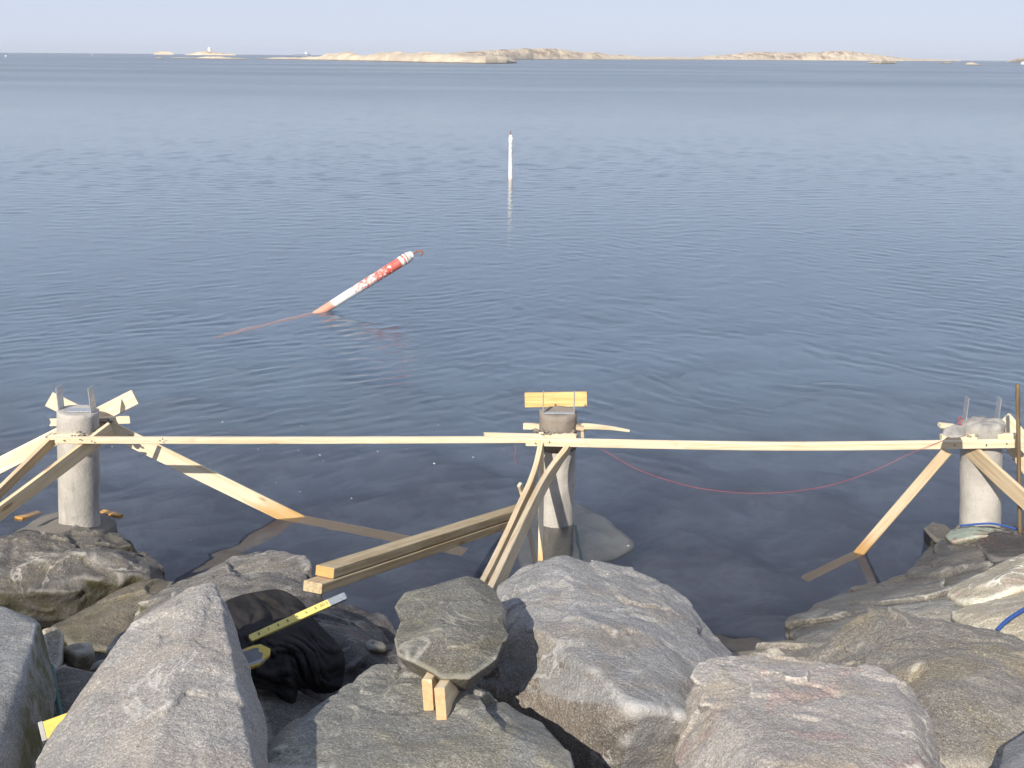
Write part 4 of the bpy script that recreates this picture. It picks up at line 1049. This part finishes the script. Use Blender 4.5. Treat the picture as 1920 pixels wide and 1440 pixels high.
rod = tube([PY(1908, 720, 5.83), PY(1910, 860, 5.78), PY(1913, 1005, 5.72)], 0.0115, 10, wob=0.08)
tag(obj('rod', rod, M_DRIFT, None, True), 'brown upright wooden rod at the right edge crossing the rail', 'rod')
us = [PW(1078, 985, 0.25), PW(1086, 1030, 0.45), PW(1092, 1062, 0.55)]
tag(obj('rope', tube(us, 0.010, 8), M_TEALR, None, True), 'teal rope end under water at the right side of the middle pile', 'rope')

# ------------------------------------------------------------------ tools and jacket
def frame_from(a, b, facing):
    x = (b - a).normalized(); z = (facing - x * facing.dot(x)).normalized(); y = z.cross(x)
    return Matrix((x, y, z)).transposed()
def extr(poly, th, Rm, o0, mat, name, parent, bev=0.0):
    """extrude a 2D outline (in the tool's own plane) to a solid"""
    bm = bmesh.new()
    a = [bm.verts.new(o0 + Rm @ Vector((x, y, th / 2))) for x, y in poly]
    b = [bm.verts.new(o0 + Rm @ Vector((x, y, -th / 2))) for x, y in poly]
    bm.faces.new(a); bm.faces.new(list(reversed(b)))
    n = len(a)
    for i in range(n): bm.faces.new((a[i], b[i], b[(i + 1) % n], a[(i + 1) % n]))
    bmesh.ops.recalc_face_normals(bm, faces=bm.faces)
    o = obj(name, bm, mat, parent)
    if bev:
        m = o.modifiers.new('bevel', 'BEVEL'); m.width = bev; m.segments = 2
    return o
toc = Vector((0.0, -0.72, 0.69))
# folding rule
ra, rb = P(470, 1198, 3.64), P(648, 1117, 3.82)
Rm = frame_from(ra, rb, toc + Vector((-0.15, 0, 0))); LR = (rb - ra).length
rule = empty('folding_rule', ra); tag(rule, 'yellow folding rule with a grey metal end lying on the black jacket', 'ruler')
extr([(0, -0.012), (LR * 0.82, -0.014), (LR * 0.82, 0.014), (0, 0.014), (-0.004, 0.006)], 0.014, Rm, ra, M_YRULE, 'blade', rule, 0.001)
extr([(LR * 0.815, -0.0145), (LR * 0.985, -0.0145), (LR, -0.006), (LR, 0.012), (LR * 0.815, 0.0145)], 0.015, Rm, ra, M_SILV, 'metal_end', rule, 0.001)
def text(s, loc, Rm, size, parent, mat):
    cu = bpy.data.curves.new('printed_number', 'FONT'); cu.body = s; cu.size = size; cu.extrude = 0.0003
    cu.align_x = 'CENTER'; cu.align_y = 'CENTER'; cu.materials.append(mat)
    tmp = bpy.data.objects.new('tmp', cu); COL.objects.link(tmp)
    me = bpy.data.meshes.new_from_object(tmp); bpy.data.objects.remove(tmp)
    me.transform(Matrix.Translation(loc) @ Rm.to_4x4())
    o = link_mesh('printed_number', me, mat, parent)
    return o
for k, s in enumerate(['8', '7', '8', '8', '4', '6', '8']):
    text(s, ra + Rm @ Vector((LR * (0.085 + 0.098 * k), 0.001, 0.0074)), Rm, 0.014, rule, M_INK)
text('321 5', ra + Rm @ Vector((LR * 0.762, 0.001, 0.0074)), Rm, 0.014, rule, M_INK)
# spirit level
la, lb = P(84, 1372, 3.20), P(508, 1222, 3.48)
Rm = frame_from(la, lb, toc + Vector((0, -0.1, 0.1))); LL = (lb - la).length
lev = empty('spirit_level', la); tag(lev, 'yellow and grey spirit level wedged behind the triangular boulder', 'level')
extr([(0.0, -0.028), (LL * 0.93, -0.030), (LL * 0.99, -0.012), (LL, 0.006), (LL * 0.965, 0.032), (LL * 0.93, 0.036), (0, 0.028)], 0.030, Rm, la, M_YPL, 'body', lev, 0.003)
extr([(LL * 0.55, -0.016), (LL * 0.945, -0.018), (LL * 0.962, 0.0), (LL * 0.945, 0.010), (LL * 0.952, 0.022), (LL * 0.93, 0.026), (LL * 0.55, 0.024)], 0.033, Rm, la, M_GREYPL, 'grip_panel', lev, 0.001)
extr([(LL * 0.55, -0.024), (LL * 0.95, -0.026), (LL * 0.965, -0.018), (LL * 0.945, -0.0165), (LL * 0.55, -0.014)], 0.0345, Rm, la, M_LGREY, 'lower_panel', lev, 0.001)
extr([(LL * 0.55, 0.0265), (LL * 0.88, 0.0275), (LL * 0.90, 0.034), (LL * 0.55, 0.031)], 0.0335, Rm, la, M_LGREY, 'edge_strip', lev, 0.0005)
extr([(-0.012, -0.030), (0.002, -0.030), (0.002, 0.030), (-0.012, 0.030)], 0.033, Rm, la, M_LGREY, 'end_cap', lev, 0.002)
# jacket
def jacket():
    """crumpled cloth draped over the stones: a polar sheet with long folds, 5 mm thick"""
    ol = [(418, 1140, 4.00), (440, 1122, 4.12), (480, 1112, 4.20), (525, 1108, 4.22), (562, 1128, 4.10), (590, 1165, 3.98), (628, 1205, 3.86), (644, 1232, 3.78), (640, 1285, 3.70),
          (606, 1300, 3.68), (560, 1290, 3.66), (548, 1330, 3.56), (515, 1300, 3.56), (470, 1285, 3.48), (440, 1262, 3.50), (424, 1200, 3.72)]
    c = Vector((535, 1205, 3.72)); n = len(ol); fine = []
    for i in range(n):
        p0, p1, p2, p3 = [Vector(ol[(i + k) % n]) for k in (-1, 0, 1, 2)]
        for k in range(14):
            s = k / 14
            fine.append(0.5 * ((2 * p1) + (p2 - p0) * s + (2 * p0 - 5 * p1 + 4 * p2 - p3) * s * s + (3 * p1 - p0 - 3 * p2 + p3) * s ** 3))
    M = len(fine); K = 90
    A = np.array([list(f) for f in fine]); C = np.array(list(c))
    S = np.linspace(0, 1, K + 1)[1:]
    G_ = C[None, None, :] + (A[None] - C) * S[:, None, None]
    x, y = G_[..., 0].ravel(), G_[..., 1].ravel()
    bulge = -0.10 * (1 - S ** 2)[:, None] * np.ones((1, M))
    q = np.stack([x / 100, y / 100, 0 * x], -1)
    w = np.stack([pnoise(q * 1.2 + 4), pnoise(q * 1.2 + 19), 0 * x], -1)
    u = q + 0.45 * w
    f1 = ridged(np.stack([(u[:, 0] * 0.85 + u[:, 1] * 0.5) * 0.9, (u[:, 1] * 0.85 - u[:, 0] * 0.5) * 2.6, 0 * x + 1.5], -1), 2)
    f2 = ridged(np.stack([(u[:, 0] - u[:, 1] * 0.7) * 3.0, (u[:, 1] + u[:, 0] * 0.7) * 0.8, 0 * x + 8.5], -1), 2)
    f3 = fbm(q * 6, 3)
    edge = np.minimum(1, (1 - S) * 5)[:, None] * np.ones((1, M))
    D_ = G_[..., 2].ravel() + bulge.ravel() - (0.036 * (f1 - 0.9) + 0.026 * (f2 - 0.9) + 0.007 * f3) * (0.35 + 0.65 * edge.ravel())
    co = [list(P(C[0], C[1], C[2] - 0.10))] + [list(P(a, b, d)) for a, b, d in zip(x, y, D_)]
    faces = [(0, 1 + i, 1 + (i + 1) % M) for i in range(M)]
    for j in range(K - 1):
        for i in range(M):
            a, b = 1 + j * M + i, 1 + j * M + (i + 1) % M
            faces.append((a, a + M, b + M, b))
    me = bpy.data.meshes.new('jacket'); me.from_pydata(co, [], faces); me.update()
    o = link_mesh('jacket', me, M_CLOTH, None, True)
    m = o.modifiers.new('solid', 'SOLIDIFY'); m.thickness = 0.005; m.offset = -1
    return o
jk = jacket(); tag(jk, 'crumpled black jacket dropped on the rocks behind the triangular boulder', 'jacket')

# small stones wedged in the gaps
for i, (px, py, d, sz, lab) in enumerate([
        (610, 1345, 3.95, 30, 'fist sized dark stone in the gap above the bottom centre boulder'),
        (560, 1400, 3.6, 26, 'small dark stone low in the gap right of the triangular boulder'),
        (150, 1225, 4.6, 34, 'brown stone in the dark hollow under the mossy shore rock'),
        (190, 1250, 4.4, 22, 'little stone beside the brown one in the hollow under the mossy shore rock'),
        (60, 1290, 3.9, 20, 'little stone at the foot of the teal rope'),
        (700, 1215, 4.2, 24, 'small wet stone between the black rock and the bottom centre boulder'),
        (1450, 1228, 4.75, 22, 'small stone lying on the flat rock behind the pink patched boulder'),
        (850, 1268, 4.1, 26, 'small stone in the shade behind the round flat stone')]):
    rn = random.Random(100 + i)
    ol = [(px + math.cos(a) * sz * rn.uniform(0.75, 1.2), py + math.sin(a) * sz * rn.uniform(0.55, 0.9), d + rn.uniform(-0.03, 0.03)) for a in [k * math.pi / 3.5 for k in range(7)]]
    rock(ol, lab, M_SHADE if i % 2 else M_BROWN, back=0.10, down=0.05, name='stone', cat='stone', sub=4, seed=70 + i, rough=0.012, rfreq=7, ridge=[(px - 3, py + 2, d - 0.06)], group='small stones in the gaps', fac=0.6)

# ------------------------------------------------------------------ foam flecks, far things
rnd = random.Random(5)
bm = bmesh.new()
for (px, py, s) in [(565, 798, 5), (822, 797, 5), (655, 780, 3), (484, 842, 5), (559, 845, 4), (600, 853, 7), (606, 864, 4), (674, 860, 3), (708, 846, 6), (762, 842, 4), (814, 869, 9), (887, 857, 7), (945, 843, 4), (563, 922, 10), (659, 934, 6), (517, 905, 4), (210, 837, 6), (417, 791, 8), (434, 807, 4), (403, 769, 3), (1178, 1023, 8), (1110, 1051, 6), (380, 781, 3), (357, 1013, 3)]:
    p = PZ(px, py, 0.004); k = s * 0.0034 * 0.30
    v = bmesh.ops.create_icosphere(bm, subdivisions=1, radius=k)['verts']
    for q in v: q.co = Vector((q.co.x * rnd.uniform(0.9, 1.4), q.co.y * rnd.uniform(0.9, 1.5), q.co.z * 0.35)) + p
o = obj('foam_flecks', bm, M_FOAM, None, True); tag(o, 'small white foam flecks drifting on the calm water', 'foam', kind='stuff')

def at_far(px, base_y): return PZ(px, base_y, 0.0)
# ship on the horizon
s0 = at_far(566, 104.4); k = s0.length / F
ship = empty('cargo_ship', s0); tag(ship, 'distant blue grey ship on the horizon above the low island', 'ship')
bm = bmesh.new()
hull = [(-13, 0), (12, 0), (15, 3.2), (-14, 2.4)]
front = [bm.verts.new(s0 + Vector((x * k, -3 * k, z * k))) for x, z in hull]; backv = [bm.verts.new(s0 + Vector((x * k, 3 * k, z * k))) for x, z in hull]
bm.faces.new(front); bm.faces.new(list(reversed(backv)))
for i in range(4): bm.faces.new((front[i], backv[i], backv[(i + 1) % 4], front[(i + 1) % 4]))
bmesh.ops.recalc_face_normals(bm, faces=bm.faces)
obj('hull', bm, M_SHIP, ship)
bm = bmesh.new(); box(bm, s0 + Vector((7.5 * k, 0, 4.0 * k)), 4 * k, 4 * k, 2.6 * k); box(bm, s0 + Vector((7 * k, 0, 6.0 * k)), 1.2 * k, 1.2 * k, 1.6 * k)
obj('superstructure', bm, M_WHITE, ship)
# white beacon hut on the skerry
s1 = at_far(386, 103.6) ; k = s1.length / F
hut = empty('beacon_hut', s1 + Vector((0, 40, 0))); tag(hut, 'tiny white beacon hut on top of the far left skerry', 'hut')
bm = bmesh.new(); box(bm, s1 + Vector((0, 40, 9.2 * k)), 5 * k, 5 * k, 5.2 * k); obj('wall', bm, M_WHITE, hut)
bm = bmesh.new()
r = bmesh.ops.create_cone(bm, segments=4, radius1=3.9 * k, radius2=0.3 * k, depth=1.8 * k)
for v in r['verts']: v.co = Matrix.Rotation(math.pi / 4, 3, 'Z') @ v.co + s1 + Vector((0, 40, 12.7 * k))
obj('roof', bm, M_WHITE, hut)
for (px, py, r_, lab) in [(11, 106.2, 1.6, 'white buoy in the sea near the left edge of the horizon'), (172, 103.4, 1.2, 'smaller white buoy below the horizon, right of the one at the left edge'), (1917, 121, 3.0, 'white buoy below the island at the right edge'), (529, 108.6, 1.0, 'tiny white buoy in front of the low island tip')]:
    p = at_far(px, py); k = p.length / F
    e = empty('buoy', p); tag(e, lab, 'buoy', 'white buoys far out')
    bm = bmesh.new(); vs = bmesh.ops.create_uvsphere(bm, u_segments=16, v_segments=10, radius=r_ * k)['verts']
    for q in vs: q.co.z *= 0.85; q.co += p + Vector((0, 0, r_ * k * 0.4))
    obj('float', bm, M_WHITE, e, True)
    bm = tube([p + Vector((0, 0, r_ * k)), p + Vector((0, 0, r_ * k * 1.9))], r_ * k * 0.18, 8, 1); obj('stem', bm, M_WHITE, e, True)
for me in [m for m, _ in _ico.values()]:
    bpy.data.meshes.remove(me)

# thin sea air
bm = bmesh.new()
r_ = bmesh.ops.create_cube(bm, size=1.0)
for v_ in r_['verts']: v_.co = Vector((v_.co.x * 26000, v_.co.y * 26000, -9.5 if v_.co.z < 0 else 60))
mh = bpy.data.materials.new('sea_haze'); mh.use_nodes = True
nh = mh.node_tree; nh.nodes.remove(nh.nodes['Principled BSDF'])
pv = nh.nodes.new('ShaderNodeVolumePrincipled'); pv.inputs['Color'].default_value = (0.80, 0.86, 0.97, 1); pv.inputs['Density'].default_value = 0.00004
nh.links.new(pv.outputs[0], nh.nodes['Material Output'].inputs['Volume'])
tag(obj('haze', bm, mh), kind='stuff')
